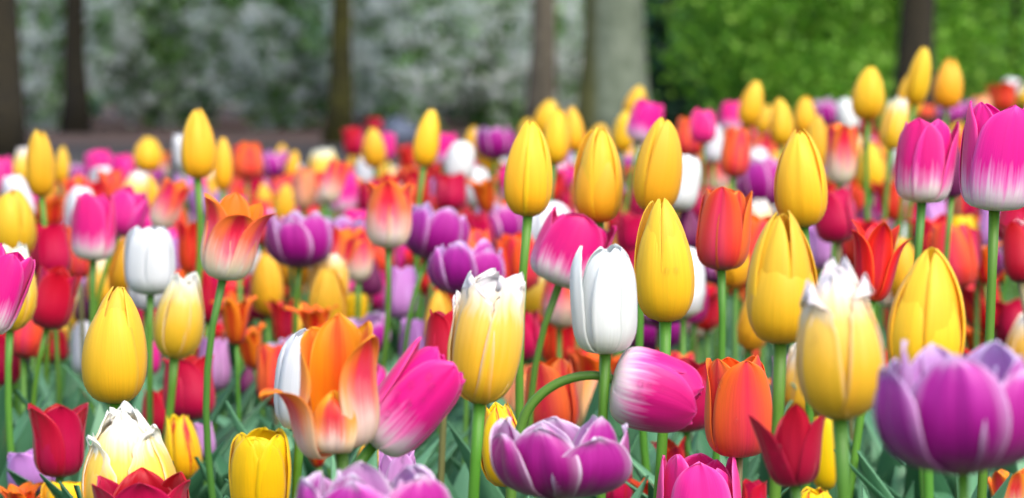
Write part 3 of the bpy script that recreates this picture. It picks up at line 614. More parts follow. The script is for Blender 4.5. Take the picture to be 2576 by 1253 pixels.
# ------------------------------------------------------------------ tulips
CATALOG = """
wht 1523 890 1528 615 172 o=.95 hero=white yaw=20|pure white closed tulip in sharp focus with one petal standing apart on its left
crm 1205 1015 1250 678 190 hero=torn yaw=0|cream tulip with torn white petal tips standing left of the white tulip
ora 858 1130 845 797 300 hero=orange yaw=0|wide open orange tulip with curled back petals and a cream base, in sharp focus
wht 757 1082 765 828 140 o=1.12|white tulip mostly hidden behind the wide open orange tulip
mag 938 1118 1143 905 190 hero=pinklean yaw=40 drops=12|magenta tulip leaning far right over its green stem with water drops
mag 1540 955 1762 1005 205 o=.83 hero=droop yaw=10 drops=4 stem=bent|drooping magenta and white tulip hanging sideways from an arched bare stem
pur 1410 1255 1408 1045 355 hero=bowl yaw=12|violet double tulip with white edged petals below the arched bare stem
fla 1280 1222 1245 1008 120 o=.85|yellow tulip with red flames half hidden behind the sharp violet double tulip
cor 1395 1095 1390 900 138|orange and red tulip framed inside the curve of the arched stem
pch 1490 1085 1488 935 95|pale apricot tulip visible just left of the white tulip's stem
pch 1300 1050 1305 920 100|salmon apricot tulip behind the torn cream tulip, at its right foot
red 1725 1085 1722 900 150|crimson tulip hidden behind the drooping magenta and white tulip
cor 1857 1150 1850 893 172 hero=coral drops=4 yaw=25|coral orange tulip with a red central stripe right of the drooping tulip
red 2000 1222 1988 1005 205 o=.74 hero=redthree yaw=30 drops=2|crimson tulip with three spread pointed petals at lower right
yel 1962 865 1965 530 180 hero=yelbig|big yellow tulip with a lower front petal, left of the white tipped yellow one
crm 2112 1055 2108 648 222 hero=ragged yaw=30 drops=2|tall yellow tulip with ragged white tips and folded white petal edges
yel 2325 960 2330 622 195 hero=yelright|large yellow tulip rising behind the blurred violet double tulip at right
pur 2422 1192 2405 852 450 hero=purnear yaw=30|huge blurred violet double tulip close to the lens at the right edge
yel 1673 810 1677 498 153 o=1.07 hero=yelmid drops=2|yellow tulip standing immediately right of the pure white tulip
mag 1405 718 1472 540 188 hero=pinkopen yaw=10 o=.95|bright pink tulip leaning right behind the top left of the white tulip
crm 1350 810 1395 650 145 o=1.05|pale yellow tulip lying open between the torn cream tulip and the white tulip
yel 1328 545 1332 302 122 hero=yeltwo|yellow tulip on a long green stem above the torn cream tulip
yel 1507 560 1510 320 125 hero=yelthree|yellow tulip above the bright pink leaning tulip
yel 1640 535 1668 295 120 hero=yelfour|yellow tulip leaning right with a white tulip behind its lower right side
yel 2020 572 2010 325 135 hero=yelfive|plump yellow tulip above and behind the big yellow tulip on the right
wht 1700 530 1722 385 95|white tulip peeking from behind the yellow tulip that leans right
cor 1814 680 1817 468 140 hero=corback yaw=5|red and orange tulip standing above the coral orange tulip on a brownish stem
cor 1885 712 1915 540 120 o=1.1|soft orange tulip behind the red and orange tulip, on its right
mag 2318 510 2325 298 157 hero=magright yaw=0|magenta tulip with a pale base, left of the tallest magenta tulip at the right edge
mag 2500 530 2510 258 188 hero=magedge yaw=20|tall magenta tulip with a white base at the upper right edge of the bed
yel 290 1015 292 720 163 hero=yelleft|large yellow tulip in sharp focus at the lower left
crm 335 1350 325 1015 240 hero=crmleft yaw=20|cream tulip with ragged white tips close to the lens at lower left
red 150 1200 148 1012 155 hero=redleft yaw=10|crimson tulip with flared pointed petals in the lower left corner
red 480 1057 475 893 130 hero=redmid|rounded crimson tulip right of the large yellow tulip at lower left
red 400 1100 392 975 95|small crimson tulip behind the ragged cream tulip at lower left
fla 465 1210 440 1040 95|yellow tulip with a broad red stripe behind the near ragged cream tulip
red 365 1390 362 1190 250 o=.80 hero=redlow|crimson tulip cut off by the bottom edge in front of the near cream tulip
ybx 655 1305 655 1078 158 hero=boxy yaw=30|square topped lemon yellow tulip at the bottom left of the open orange tulip
pur 935 1400 935 1170 400 hero=purlow yaw=10|blurred violet double tulip cut off by the bottom edge, under the orange tulip
lil 1000 1330 1010 1125 110 drops=3|lilac tulip with raindrops behind the double violet tulip at the bottom
red 1118 965 1120 772 115|smooth crimson tulip behind the left side of the torn cream tulip
pur 1170 745 1172 600 195 hero=purmid yaw=12|violet double tulip with white edges above and left of the torn cream tulip
pur 1137 778 1132 700 75|dark violet tulip tucked under the violet double tulip in mid bed
pur 1072 655 1105 518 178 yaw=3|violet double tulip up and left of the one above the torn cream tulip
pur 1258 606 1256 503 117|smaller violet double tulip left of the yellow tulip on a long green stem
orc 975 625 981 452 120 hero=flame yaw=0|slim red and orange tulip with a cream base in mid bed
orc 560 705 597 487 200 hero=orangeback yaw=50|flared orange tulip on a tall green stem above the lemon yellow tulip
pur 752 675 755 527 170 hero=purback yaw=20|violet tulip with pale petal edges right of the flared orange tulip
plm 933 742 936 640 62 hero=plum|small closed dark plum tulip bud below the slim red and orange tulip
orc 805 705 870 572 115|cream and coral tulip leaning right behind the pale edged violet tulip
orc 900 708 895 570 80|pale coral tulip with a cream base just left of the slim red and orange tulip
mag 234 656 243 486 110 hero=magleft yaw=5|magenta tulip with a lilac white base at the left of the bed
mgo 298 575 335 470 85|pink tulip leaning right behind the magenta tulip at the left
wht 378 742 380 567 128 hero=whtleft yaw=20|white tulip between the magenta tulip and the flared orange tulip
crm 438 902 468 683 128 hero=crmmid yaw=50|yellow tulip with white pointed tips leaning right under the left white tulip
crm 25 832 50 608 135|yellow and white tulip at the left edge behind a magenta one
mag -35 835 35 622 125 o=.8|magenta tulip cut off by the left edge
yel 28 650 25 474 125|yellow tulip at the left edge above the yellow and white one
red 130 682 130 558 92|upper crimson tulip of the three stacked near the left edge
red 117 827 147 673 108|middle crimson tulip of the three stacked near the left edge, leaning right
red 116 903 118 826 95|lowest crimson tulip of the three stacked near the left edge
red 12 972 18 822 92|crimson tulip cut off by the left edge below the yellow and white tulip
red 352 852 350 720 82|crimson tulip behind the right shoulder of the large yellow tulip at left
red 522 812 513 670 88|crimson tulip between the white pointed yellow tulip and the tall orange's stem
plm 223 798 225 703 64|plum tulip bud between crimson and yellow tulips at the left
crm 203 848 205 708 70|narrow yellow and white tulip behind the plum bud at the left
wht 213 942 218 803 66|white tulip peeking from behind the left side of the large yellow tulip
mgo 378 930 378 850 48
yel 275 750 282 665 55
lil 540 985 540 843 85|lilac tulip right of the rounded crimson tulip, behind the tall stem
lil 512 1140 508 1058 60
lil 90 1228 82 1130 105|mauve tulip low behind the flared crimson tulip in the lower left corner
orw 55 1295 55 1218 125 o=.75|ruffled orange tulip cut off in the bottom left corner
ybx 168 1310 162 1207 105 o=.85|yellow tulip cut off by the bottom edge under the flared crimson tulip
yel 85 1140 85 1040 60
cor 690 1022 690 860 90|red coral tulip behind the left edge of the open orange tulip
orw 595 850 595 742 80
orw 640 912 630 815 95
rof 720 875 715 745 90
orw 800 862 795 760 115
ybx 890 818 890 736 54
mgo 862 765 862 698 58
crm 715 728 706 650 85
pur 652 722 658 628 92
red 640 778 642 700 42
lil 1005 802 1010 668 85
lil 968 792 965 700 50
lil 1042 912 1045 798 62
rof 1400 902 1400 782 118
rof 1470 965 1475 878 110
yel 1297 690 1298 590 62
wht 1385 628 1383 506 106 yaw=15|soft white tulip behind the bright pink leaning tulip
plm 1735 612 1722 515 64
mgo 1745 797 1748 690 48
red 2108 612 2098 468 108|crimson tulip with two points right of the plump yellow tulip
rof 2190 757 2212 555 140 yaw=0 hero=redflare|flared scarlet tulip with orange edges between two large yellow tulips at right
plm 2185 590 2180 510 78
red 2408 680 2410 568 96|dark crimson tulip with notched top between the two magenta stems at right
ybx 2428 655 2425 538 72
red 2568 712 2565 553 85
red 2545 602 2560 500 85
lil 2478 612 2478 518 45
orw 2478 700 2475 608 60
orw 2520 702 2518 630 58
red 2560 855 2545 752 92|crimson tulip at the right edge just above the huge blurred violet tulip
orw 2450 885 2450 818 75
ora 2540 1295 2540 1178 100 o=.8|orange tulip cut off in the bottom right corner
mgo 1755 1350 1762 1135 215 hero=pinklow yaw=10|bright pink tulip cut off by the bottom edge beneath the drooping tulip
rof 1700 1235 1700 1097 105
rof 1640 1295 1632 1200 75
red 1890 1295 1892 1203 62
fla 2045 1325 2045 1226 105
ybx 2077 1232 2080 1042 78
lil 1990 1008 1985 890 82
red 1550 1265 1555 1170 65
orw 800 1162 795 1078 85
yel 930 1172 925 1088 52
crm 985 1022 992 938 62
yel 497 450 500 272 88 hero=yeltallleft|tall yellow tulip against the dark path, above the flared orange tulip
yel 104 495 99 325 72 hero=yelfarleft|yellow tulip with a split tip against the dark path at the far left
yel 153 448 155 365 33
crm 50 453 57 367 38
wht 66 539 36 438 63
mgo 3 471 5 390 38
pur 202 468 200 408 57
pur 129 530 129 481 36
mgo 250 438 251 374 63
mgo 307 450 310 384 53
wht 268 498 265 417 72
wht 205 572 208 468 68
yel 367 421 379 345 62
ora 411 435 413 379 26
pur 365 465 366 406 75
wht 460 414 453 335 33
orc 400 576 457 451 81|pale pink and orange tulip leaning right, left of the flared orange tulip
ora 366 510 373 454 56
orc 331 588 337 536 45
crm 319 620 319 569 32
rof 474 669 475 554 59
cor 290 635 289 573 29
cor 199 682 193 561 59
plm 310 703 310 635 35
yel 178 704 178 671 33
cor 290 680 290 638 26
lil 488 567 492 520 32
yel 560 478 563 345 50
crm 533 502 536 421 59
cor 622 438 627 358 68
wht 600 493 600 424 25
pur 687 442 681 376 71
yel 708 415 706 363 29
yel 730 447 733 378 29
wht 630 448 630 403 32
red 633 496 633 433 47
cor 673 484 673 436 35
wht 747 463 749 409 36
orw 699 533 696 481 62
rof 664 528 660 490 33
red 736 510 741 456 29
pch 765 510 773 418 48
crm 816 438 816 372 65
yel 798 477 798 405 35
orc 822 495 852 400 56
orc 846 511 897 439 42
yel 888 433 890 369 29
wht 922 459 918 390 47
red 893 382 885 317 50
mgo 765 554 765 500 56
lil 910 511 910 454 23
yel 901 567 910 505 38
rof 855 566 857 508 41
red 888 528 885 477 26
lil 585 502 585 472 23
yel 943 408 937 320 52
red 944 331 944 296 36
mgo 972 393 973 332 35
yel 1065 419 1081 274 65 hero=yelpath|yellow tulip leaning right in front of the brown mulch, mid picture
mag 1115 403 1121 332 50
wht 1154 445 1168 353 63
wht 1130 423 1121 379 38
yel 1187 381 1190 316 38
pur 1244 390 1241 313 86
yel 1232 422 1234 336 50
mgo 1211 459 1213 409 64
rof 1025 415 1020 362 53
yel 966 454 966 406 35
crm 990 463 990 418 25
cor 1028 466 1028 412 47
ora 1088 457 1088 409 50
wht 1073 511 1071 451 37
red 1130 520 1128 433 74
red 1049 530 1049 469 41
pch 1094 530 1094 484 41
orw 1226 523 1216 445 71
ora 1181 520 1175 475 44
rof 1193 587 1187 520 35
red 1247 496 1247 448 50
cor 1256 451 1253 409 29
wht 1265 418 1262 379 23
grn 1019 677 1016 623 38|small light green unopened tulip bud behind the violet double tulip
orw 963 665 963 617 29
red 1058 671 1058 626 41
yel 1365 330 1374 250 54
yel 1392 394 1407 270 59
yel 1448 365 1442 267 44
yel 1323 352 1325 297 35
pur 1413 463 1420 372 60
pur 1427 381 1426 342 30
red 1410 521 1410 458 52
yel 1501 373 1507 312 47
yel 1565 367 1579 277 45
mag 1606 343 1633 252 71|pink tulip with a pale base in front of the big grey trunk's right edge
yel 1585 291 1617 217 48
cor 1735 379 1729 291 68
mgo 1769 349 1769 270 57
wht 1793 397 1793 311 47
orc 1790 473 1773 384 78
lil 1757 388 1757 358 32
pur 1582 575 1582 468 71
crm 1577 412 1576 375 32
wht 1606 412 1606 384 28
orw 1573 434 1570 394 29
cor 1588 461 1588 412 35
orw 1618 385 1618 349 38
cor 1477 382 1477 340 29
yel 1600 626 1604 552 28
wht 1748 557 1748 531 19
pch 1742 534 1742 497 25
ybx 1555 595 1555 563 26
yel 1880 302 1888 202 52
mag 1839 323 1842 255 57
yel 1917 329 1926 263 44
yel 1965 350 1968 242 52
yel 2022 326 2034 240 49
yel 2059 425 2046 288 65
pur 2077 310 2071 248 57
pur 2122 316 2122 280 45
wht 2141 320 2123 248 45
lil 1905 359 1905 316 44
cor 1844 428 1845 316 62
red 1884 365 1881 301 29
orc 1905 411 1941 345 75
pur 1920 506 1919 390 105 yaw=20|violet tulip with broad white margins left of the plump yellow tulip
orc 2111 464 2119 310 80|tall red orange tulip with a white base right of the plump yellow tulip
yel 2191 467 2191 353 62
red 2176 336 2176 274 35
pch 1827 476 1827 419 32
cor 1849 479 1848 429 23
ybx 1905 533 1905 497 38
yel 2128 500 2128 467 41
ybx 2201 552 2198 472 59
rof 2144 479 2144 445 47
ybx 2063 693 2048 565 47
red 2099 658 2092 598 41
cor 2144 642 2140 585 47
yel 2183 285 2189 167 72
yel 2299 264 2310 117 59
yel 2287 282 2280 179 57
yel 2379 273 2392 146 74 hero=yelspiky|yellow tulip with a jagged split top against the green shrubs at right
crm 2238 377 2265 240 71
cor 2328 294 2328 264 47
pur 2391 306 2391 258 62
pur 2436 294 2436 252 47
pch 2471 279 2466 241 47
rof 2526 272 2523 207 75
wht 2542 234 2542 196 44
yel 2576 261 2573 222 30
orw 2391 337 2388 300 38
yel 2412 343 2412 309 23
cor 2415 427 2412 332 38
cor 2409 517 2412 439 38
wht 2424 388 2424 349 26
plm 2394 478 2399 359 45
lil 2236 454 2236 400 28
rof 2253 540 2226 448 65
red 2436 546 2433 467 38
rof 2409 534 2406 443 41
lil 2268 627 2262 573 41
pch 2295 603 2295 552 19
rof 494 905 494 840 52
plm 625 985 628 905 50
rof 540 845 537 775 60
orw 690 765 686 700 70
rof 735 745 730 665 90
orw 768 850 768 785 80
rof 1337 880 1337 785 75
orw 1405 795 1400 715 95
rof 1505 945 1500 868 80
cor 1890 900 1890 850 36
cor 2435 835 2433 770 40
yel 1737 830 1737 772 26
rof 2214 960 2214 880 60
yel 159 860 159 812 24
lil 66 900 62 825 50
orw 1010 690 1010 640 60
rof 1080 735 1080 670 60
yel 1660 930 1655 880 30
"""
LOOK = {'yel': 'yellow tulip', 'ybx': 'lemon yellow tulip', 'crm': 'cream and yellow tulip', 'wht': 'white tulip', 'pur': 'violet double tulip', 'red': 'crimson tulip', 'mag': 'magenta tulip with pale base', 'mgo': 'bright pink tulip', 'ora': 'open orange tulip', 'cor': 'coral tulip', 'orc': 'coral and cream tulip', 'plm': 'dark plum tulip', 'lil': 'lilac tulip', 'fla': 'flamed yellow tulip', 'orw': 'ruffled tangerine tulip', 'rof': 'scarlet flared tulip', 'pch': 'apricot tulip', 'grn': 'green tulip bud'}
GROUP = {'yel': 'yellow tulips in the bed', 'ybx': 'lemon yellow tulips in the bed', 'crm': 'cream and yellow tulips in the bed', 'wht': 'white tulips in the bed', 'pur': 'violet double tulips in the bed', 'red': 'crimson tulips in the bed', 'mag': 'magenta tulips in the bed', 'mgo': 'pink tulips in the bed', 'ora': 'orange tulips in the bed', 'cor': 'coral tulips in the bed', 'orc': 'coral and cream tulips in the bed', 'plm': 'plum tulips in the bed', 'lil': 'lilac tulips in the bed', 'fla': 'flamed tulips in the bed', 'orw': 'tangerine tulips in the bed', 'rof': 'scarlet tulips in the bed', 'pch': 'apricot tulips in the bed', 'grn': 'tulip buds in the bed'}
LANDMARK = [  # picture point and a phrase one can find
 (1523, 750, 'the sharp white tulip'), (1245, 850, 'the torn cream tulip'), (830, 960, 'the wide open orange tulip'), (1855, 1020, 'the coral orange tulip'), (1965, 700, 'the big yellow tulip with low front petal'),
 (2110, 850, 'the ragged white tipped tulip'), (2000, 1110, 'the three pointed crimson tulip'), (2330, 760, 'the large yellow tulip above the blurred violet one'), (2400, 1020, 'the huge blurred violet tulip'), (290, 870, 'the large yellow tulip at lower left'),
 (560, 600, 'the flared orange tulip on its tall stem'), (497, 360, 'the tall yellow tulip before the path'), (102, 410, 'the split yellow tulip at far left'), (235, 570, 'the left magenta tulip'), (380, 655, 'the white tulip at left'),
 (752, 600, 'the pale edged violet tulip'), (978, 540, 'the slim red and orange tulip'), (1067, 345, 'the yellow tulip before the brown mulch'), (1330, 425, 'the yellow tulip with the long bare stem'), (1505, 440, 'the split yellow tulip right of it'),
 (1655, 415, 'the yellow tulip leaning right'), (2020, 450, 'the plump yellow tulip'), (1815, 575, 'the red and orange tulip'), (2325, 405, 'the magenta tulip near the right edge'), (2505, 395, 'the tall magenta tulip at the edge'),
 (1172, 670, 'the sharper mid violet tulip'), (2190, 660, 'the flared scarlet tulip'), (2180, 215, 'the lone yellow tulip against green shrubs'), (1620, 300, 'the pink tulip before the grey trunk'), (1410, 1140, 'the violet double tulip below the arched stem'),
 (655, 1190, 'the square topped lemon tulip'), (1755, 1240, 'the near pink tulip at the bottom'), (150, 1110, 'the flared crimson tulip at lower left'), (900, 330, 'the crimson tulips beside the mossy trunk')]
LANDMARK[19] = (1505, 440, 'the upright yellow tulip left of the right-leaning one')
rows = []
for ln in CATALOG.strip().splitlines():
    a, _, lab = ln.partition('|'); p = a.split()
    rows.append(dict(kind=p[0], bx=float(p[1]), by=float(p[2]), tx=float(p[3]), ty=float(p[4]), w=float(p[5]), opt=dict(x.split('=') for x in p[6:]), lab=lab))

def where(cx, cy, skip=0):
    L = sorted(LANDMARK, key=lambda m: (m[0] - cx) ** 2 + (m[1] - cy) ** 2)
    L = [m for m in L if (m[0] - cx) ** 2 + (m[1] - cy) ** 2 > 16 ** 2]
    m = L[skip]; dx, dy = cx - m[0], cy - m[1]
    a = math.degrees(math.atan2(-dy, dx)) % 360
    word = ['right of', 'up and right of', 'above', 'up and left of', 'left of', 'down and left of', 'below', 'down and right of'][int(((a + 22.5) % 360) // 45)]
    dist = math.hypot(dx, dy)
    near = 'close ' if dist < 95 else ('' if dist < 170 else 'well ')
    return near + word + ' ' + m[2]
def size_word(r, h):
    return 'tiny blurred ' if h < 48 else ('small blurred ' if h < 85 else ('blurred ' if h < 150 else ''))
used = {}
for r in rows:
    h = math.hypot(r['tx'] - r['bx'], r['ty'] - r['by']); r['h'] = h; r['cx'] = (r['tx'] + r['bx']) / 2; r['cy'] = (r['ty'] + r['by']) / 2
    if not r['lab']:
        for k in range(6):
            c = size_word(r, h) + LOOK[r['kind']] + ' ' + where(r['cx'], r['cy'], k)
            if c not in used and len(c.split()) <= 16: break
        else:
            c = 'another ' + c
        r['lab'] = c
    used[r['lab']] = used.get(r['lab'], 0) + 1

RIGHT = Vector((1, 0, 0)); UP = Vector((0, math.sin(PITCH), math.cos(PITCH))); FWD = Vector((0, math.cos(PITCH), -math.sin(PITCH)))
TINT = {'yel': .05, 'wht': .03}
placed = []
for ri, r in enumerate(rows):
    kind, opt = r['kind'], r['opt']
    rr = random.Random(300 + ri)
    S0 = SH[kind]
    if r['h'] < 125 and 'hero' not in opt:                # mostly overlapped ones: their full size is larger than what shows
        g_ = 1.18
        r['w'] *= g_; r['by'] += (r['by'] - r['ty']) * .16; r['h'] *= 1.16
    if kind == 'pur': d = FPX * .076 / r['w']
    else: d = FPX * S0['H'] * rr.uniform(.96, 1.04) / r['h']
    d *= float(opt.get('o', 1.0))
    d = min(d, (CAM_H - .25) * FPX / max(r['by'] - 185, 1), 7.6)   # heads stay above the leaves
    hero = opt.get('hero')
    if hero:
        hp = dict(HERO[hero]); seed = hp.pop('seed'); hy = hp.pop('yaw')
        meshes, S = flower_meshes(kind, seed, (16, 22), **hp)
    else:
        meshes, S = variant(kind, rr); hy = rr.uniform(0, 360)
        if kind in ('pur', 'orw') : pass
        elif rr.random() < .75: hy = -90 + rr.uniform(-35, 35)
    if not hero: r['tx'] += rr.uniform(-.09, .09) * r['h']
    base = pt(r['bx'], r['by'], d); tip = pt(r['tx'], r['ty'], d)
    H = (tip - base).length; ax = (tip - base).normalized()
    tilt = rr.uniform(-.10, .14) if not hero else (.05 if kind != 'pur' else .0)
    if kind in ('ora', 'orw', 'mgo'): tilt += .06
    ax = (ax - FWD * tilt).normalized()                   # nod a little toward or away from the lens
    # widest rim of the shape, to reach the measured width
    ca, sa = math.cos(math.radians(hy)), math.sin(math.radians(hy))
    ex = S['pts'][:, 0] * ca - S['pts'][:, 1] * sa; zt = float(np.percentile(S['pts'][:, 2], 99.8))
    H = H / zt
    wr = (r['w'] / FPX * d) / (float(ex.max() - ex.min()) * H); wr = min(max(wr, .62), 1.8)
    q = Vector((0, 0, 1)).rotation_difference(ax)
    M = Matrix.Translation(base) @ q.to_matrix().to_4x4() @ Matrix.Rotation(math.radians(hy + (float(opt.get('yaw', 0)) if False else 0)), 4, 'Z') @ Matrix.Diagonal((H * wr, H * wr, H, 1))
    root_xy = Vector((base.x - ax.x * .05 + rr.uniform(-.02, .02), base.y - ax.y * .05 + rr.uniform(-.01, .03), 0))
    if opt.get('stem') == 'bent': root_xy = Vector((pt(1290, 1100, d).x, base.y + .02, 0))
    t = bpy.data.objects.new('tulip' if kind != 'pur' else 'double_tulip', None); COL.objects.link(t); t.location = root_xy; t.empty_display_size = .03
    tag(t, r['lab'], 'tulip', GROUP[kind])
    Mi = Matrix.Translation(-root_xy)
    sv = rr.uniform(.86, 1.16)
    g = rr.uniform(-1, 1) * TINT.get(kind, .07)
    colr = (1 + g * .3, 1 + g, 1 - g * .6, 1 + rr.uniform(-.08, .05))
    for me in meshes:
        o = link('petal', me, t, Mi @ M); o.color = colr
    # stem
    rad = (.0041 if opt.get('stem') == 'bent' else .0033) * (d * 0 + 1) * min(max(H / .07, .7), 1.15) * sv
    top = base + ax * H * .03 - root_xy
    if opt.get('stem') == 'bent':
        c0 = Vector((0, 0, 0)); P0 = [c0, pt(1278, 1420, d) - root_xy, pt(1293, 1160, d) - root_xy, pt(1318, 1050, d) - root_xy, pt(1350, 1002, d) - root_xy, pt(1400, 965, d) - root_xy, pt(1455, 947, d) - root_xy, pt(1505, 945, d) - root_xy, top]
        pts = []
        for i in range(len(P0) - 1):
            a, b = P0[i], P0[i + 1]; p_, n_ = P0[max(i - 1, 0)], P0[min(i + 2, len(P0) - 1)]
            sl = (b - a).length / 3
            pts += bez(a, a + (b - p_).normalized() * sl, b - (n_ - a).normalized() * sl, b, 5)[:-1]
        pts.append(top)
    else:
        hz = max(top.z, .1)
        wx, wy = rr.uniform(-.03, .03), rr.uniform(-.02, .02)
        pts = bez(Vector((0, 0, 0)), Vector((wx, wy, hz * .45)), top - ax * hz * .35 + Vector((-wx * .6, -wy, 0)), top, 12)
    V, F, UV = tube(pts, [rad * (1.12 - .22 * i / len(pts)) * (1.25 if i == len(pts) - 1 else 1) for i in range(len(pts))], 10)
    link('stem', mesh('stem', V, F, [M_STEMB if (kind in ('red', 'plm', 'cor') and rr.random() < .6) else M_STEM], uv=UV), t).color = (rr.uniform(.75, 1.15), rr.uniform(.85, 1.1), rr.uniform(.7, 1.2), 1)
    # leaves
    for k in range(2):
        L = min(rr.uniform(.20, .33), max(base.z * .80, .12)); a = rr.uniform(0, 6.28)
        o = link('leaf', LEAVES[rr.randrange(8)], t, Matrix.Translation((.01 * math.cos(a), .01 * math.sin(a), .0)) @ Matrix.Rotation(a, 4, 'Z') @ Matrix.Rotation(rr.uniform(-.05, .22), 4, 'Y') @ Matrix.Scale(L, 4))
        gg = rr.uniform(.75, 1.15); o.color = (gg, gg, gg * rr.uniform(.85, 1.25), 1)
    placed.append((t, root_xy, d, r, H))

# leaf mass of the bed between the flowers
rl = random.Random(5); VV, FF, UU = [], [], []; off = 0
protos = [leaf_arrays(random.Random(700 + i), 1.0, random.Random(i + 3).uniform(.06, .13), nx=2, ny=6) for i in range(14)]
pv = [(np.array(a), np.array(b), np.array(c)) for a, b, c in protos]
cnt = 0
while cnt < 5600:
    y = 1.32 + 7.0 * rl.random() ** 1.35
    half = .24 * y + .35
    x = rl.uniform(-half, half)
    if x < -1.2 - (8.2 - y) * .35 - .6 or (y > 6.6 and x < -1.4): continue
    if y > 8.3 + .1 * x: continue
    L = rl.uniform(.16, .29) if y > 2.4 else rl.uniform(.2, .345)
    a = rl.uniform(0, 6.28); tl = rl.uniform(-.05, .3)
    Mx = np.array((Matrix.Translation((x, y, .004)) @ Matrix.Rotation(a, 4, 'Z') @ Matrix.Rotation(tl, 4, 'Y') @ Matrix.Scale(L, 4)).to_3x3())
    v, f, uv = pv[rl.randrange(14)]
    VV.append(v @ Mx.T + np.array((x, y, .004))); FF.append(f + off); UU.append(uv); off += len(v); cnt += 1
V = np.concatenate(VV); F = np.concatenate(FF); U = np.concatenate(UU)
me = quick_mesh('tulip_foliage', V, F, M_LEAF)
lay = me.uv_layers.new(name='uv'); li = np.empty(len(me.loops), dtype=np.int32); me.loops.foreach_get('vertex_index', li); lay.data.foreach_set('uv', U[li].astype(np.float32).ravel())
me.polygons.foreach_set('use_smooth', [True] * len(me.polygons))
tag(link('tulip_foliage', me), 'dense blue green tulip leaves filling the bed under the flowers', 'foliage', kind='stuff')

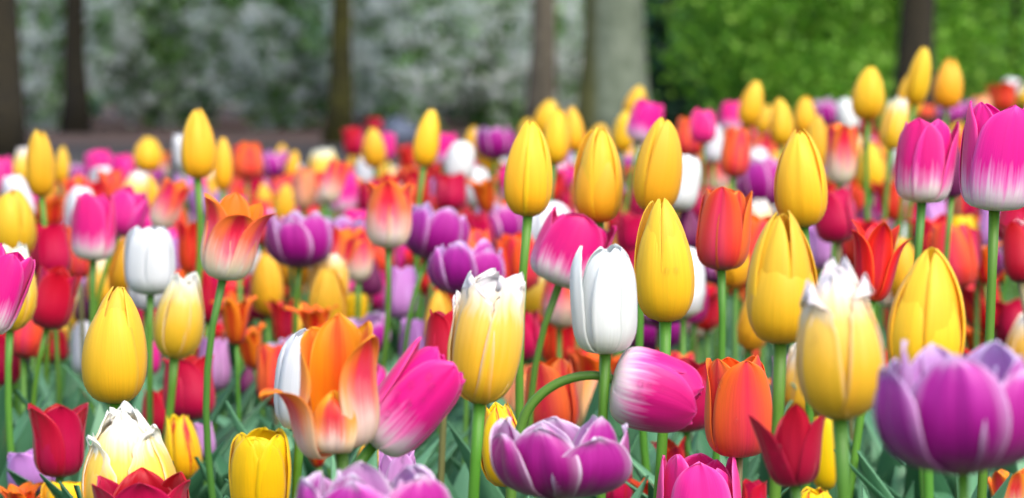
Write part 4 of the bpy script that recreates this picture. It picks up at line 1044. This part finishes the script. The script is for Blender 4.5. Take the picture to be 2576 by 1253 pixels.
# more tulip heads than can be told apart, filling the bed between the ones built singly
def joined_heads(name, n, label):
    r = random.Random(77); kinds = ['yel'] * 5 + ['red'] * 5 + ['cor'] * 4 + ['pur'] * 3 + ['mag'] * 3 + ['wht'] * 3 + ['rof'] * 4 + ['orw'] * 4 + ['orc'] * 3 + ['crm'] * 2 + ['lil'] * 3 + ['mgo'] * 2
    lo = {}; mats = []; mi = {}
    VV, FF, UU, MM = [], [], [], []; off = 0
    for i in range(n):
        k = r.choice(kinds)
        if (k, i % 2) not in lo:
            ms, S = flower_meshes(k, 40 + i, (5, 6)); A = []
            for me in ms:
                v = np.empty(len(me.vertices) * 3); me.vertices.foreach_get('co', v); v = v.reshape(-1, 3)
                f = np.array([p.vertices[:] for p in me.polygons]); m = np.array([p.material_index for p in me.polygons])
                lu = np.zeros((len(v), 2)); li = np.empty(len(me.loops), dtype=np.int32); me.loops.foreach_get('vertex_index', li)
                l = np.empty(len(me.loops) * 2); me.uv_layers[0].data.foreach_get('uv', l); lu[li] = l.reshape(-1, 2)
                A.append((v, f, m, lu, [x.name for x in me.materials])); bpy.data.meshes.remove(me)
            lo[(k, i % 2)] = A
        for _ in range(40):
            y = 2.3 + 5.6 * r.random() ** .8; x = r.uniform(-.235 * y - .1, .235 * y + .3)
            z = r.uniform(.25, .375) + min(.05, max(0, y - 3) * .02)
            if y > 6.4 and x < -.9: continue
            pxx = IW / 2 + x / y * FPX; pyy = 185 + (CAM_H - z - .07) * FPX / y
            if pyy < np.interp(pxx, [0, 900, 1300, 1700, 2575], [425, 410, 385, 335, 300]): continue
            if all((x - p[0]) ** 2 + (y - p[1]) ** 2 > .048 ** 2 for p in spots): break
        spots.append((x, y))
        H = SH[k]['H'] * r.uniform(.85, 1.1)
        M = np.array(Matrix.Rotation(r.uniform(-.2, .2), 3, 'X') @ Matrix.Rotation(r.uniform(-.2, .2), 3, 'Y') @ Matrix.Rotation(r.uniform(0, 6.28), 3, 'Z')) * H
        for v, f, m, lu, names in lo[(k, i % 2)]:
            for nm in names:
                if nm not in mi: mi[nm] = len(mats); mats.append(bpy.data.materials[nm])
            VV.append(v @ M.T + np.array((x, y, z))); FF.append(f + off); UU.append(lu); MM.append(np.array([mi[names[a]] for a in m])); off += len(v)
        V, F, UV = tube([Vector((x, y, 0)), Vector((x, y, z * .5)), Vector((x, y, z + .002))], [.003] * 3, 4)
        q4 = [q for q in F]
        if 'tulip_stem' not in mi: mi['tulip_stem'] = len(mats); mats.append(M_STEM)
        VV.append(np.array([tuple(v) for v in V])); FF.append(np.array(q4) + off); UU.append(np.array(UV)); MM.append(np.full(len(q4), mi['tulip_stem'])); off += len(V)
    V = np.concatenate(VV); F = np.concatenate(FF); U = np.concatenate(UU)
    me = quick_mesh(name, V, F, mats[0])
    for m in mats[1:]: me.materials.append(m)
    me.polygons.foreach_set('material_index', np.concatenate(MM).astype(np.int32))
    lay = me.uv_layers.new(name='uv'); li = np.empty(len(me.loops), dtype=np.int32); me.loops.foreach_get('vertex_index', li); lay.data.foreach_set('uv', U[li].astype(np.float32).ravel())
    me.polygons.foreach_set('use_smooth', [True] * len(me.polygons))
    return tag(link(name, me), label, kind='stuff')
spots = [(p[0].location.x, p[0].location.y) for p in placed]
joined_heads('tulip_mass', 880, 'low mixed tulips crowding the bed between and behind the taller ones')

# water drops on a few of the sharp petals
bpy.context.view_layer.update()
dg = bpy.context.evaluated_depsgraph_get()
b = NB('water'); b.p.inputs['Base Color'].default_value = (1, 1, 1, 1); b.p.inputs['Roughness'].default_value = .02; b.p.inputs['IOR'].default_value = 1.2; b.p.inputs['Transmission Weight'].default_value = 1.0
M_WATER = b.m
import bmesh
bm = bmesh.new(); bmesh.ops.create_uvsphere(bm, u_segments=12, v_segments=8, radius=1)
dme = bpy.data.meshes.new('water_drop'); bm.to_mesh(dme); bm.free(); dme.materials.append(M_WATER); dme.polygons.foreach_set('use_smooth', [True] * len(dme.polygons))
rd = random.Random(12); org = Vector((0, 0, CAM_H))
for t, rxy, d, r, H in placed:
    n = int(r['opt'].get('drops', 0)); made = 0; tries = 0
    while made < n and tries < n * 12:
        tries += 1
        u = rd.uniform(.25, .85); px = r['bx'] + (r['tx'] - r['bx']) * u + rd.uniform(-.28, .28) * r['w']; py = r['by'] + (r['ty'] - r['by']) * u + rd.uniform(-.2, .1) * r['w']
        if py > 1245: continue
        dirv = (pt(px, py, 1) - org).normalized()
        ok, loc, nor, fi, ob, mw = SC.ray_cast(dg, org, dirv, distance=6)
        if not ok or ob.parent != t or not ob.name.startswith('petal'): continue
        s = rd.uniform(.0009, .0021)
        mq = nor.to_track_quat('Z', 'Y').to_matrix().to_4x4()
        o = link('water_drop', dme, t, Matrix.Translation(-rxy) @ Matrix.Translation(loc + nor * s * .25) @ mq @ Matrix.Diagonal((s, s * 1.15, s * .7, 1)))
        made += 1
print('rows', len(rows), 'dup labels', [k for k, v in used.items() if v > 1])
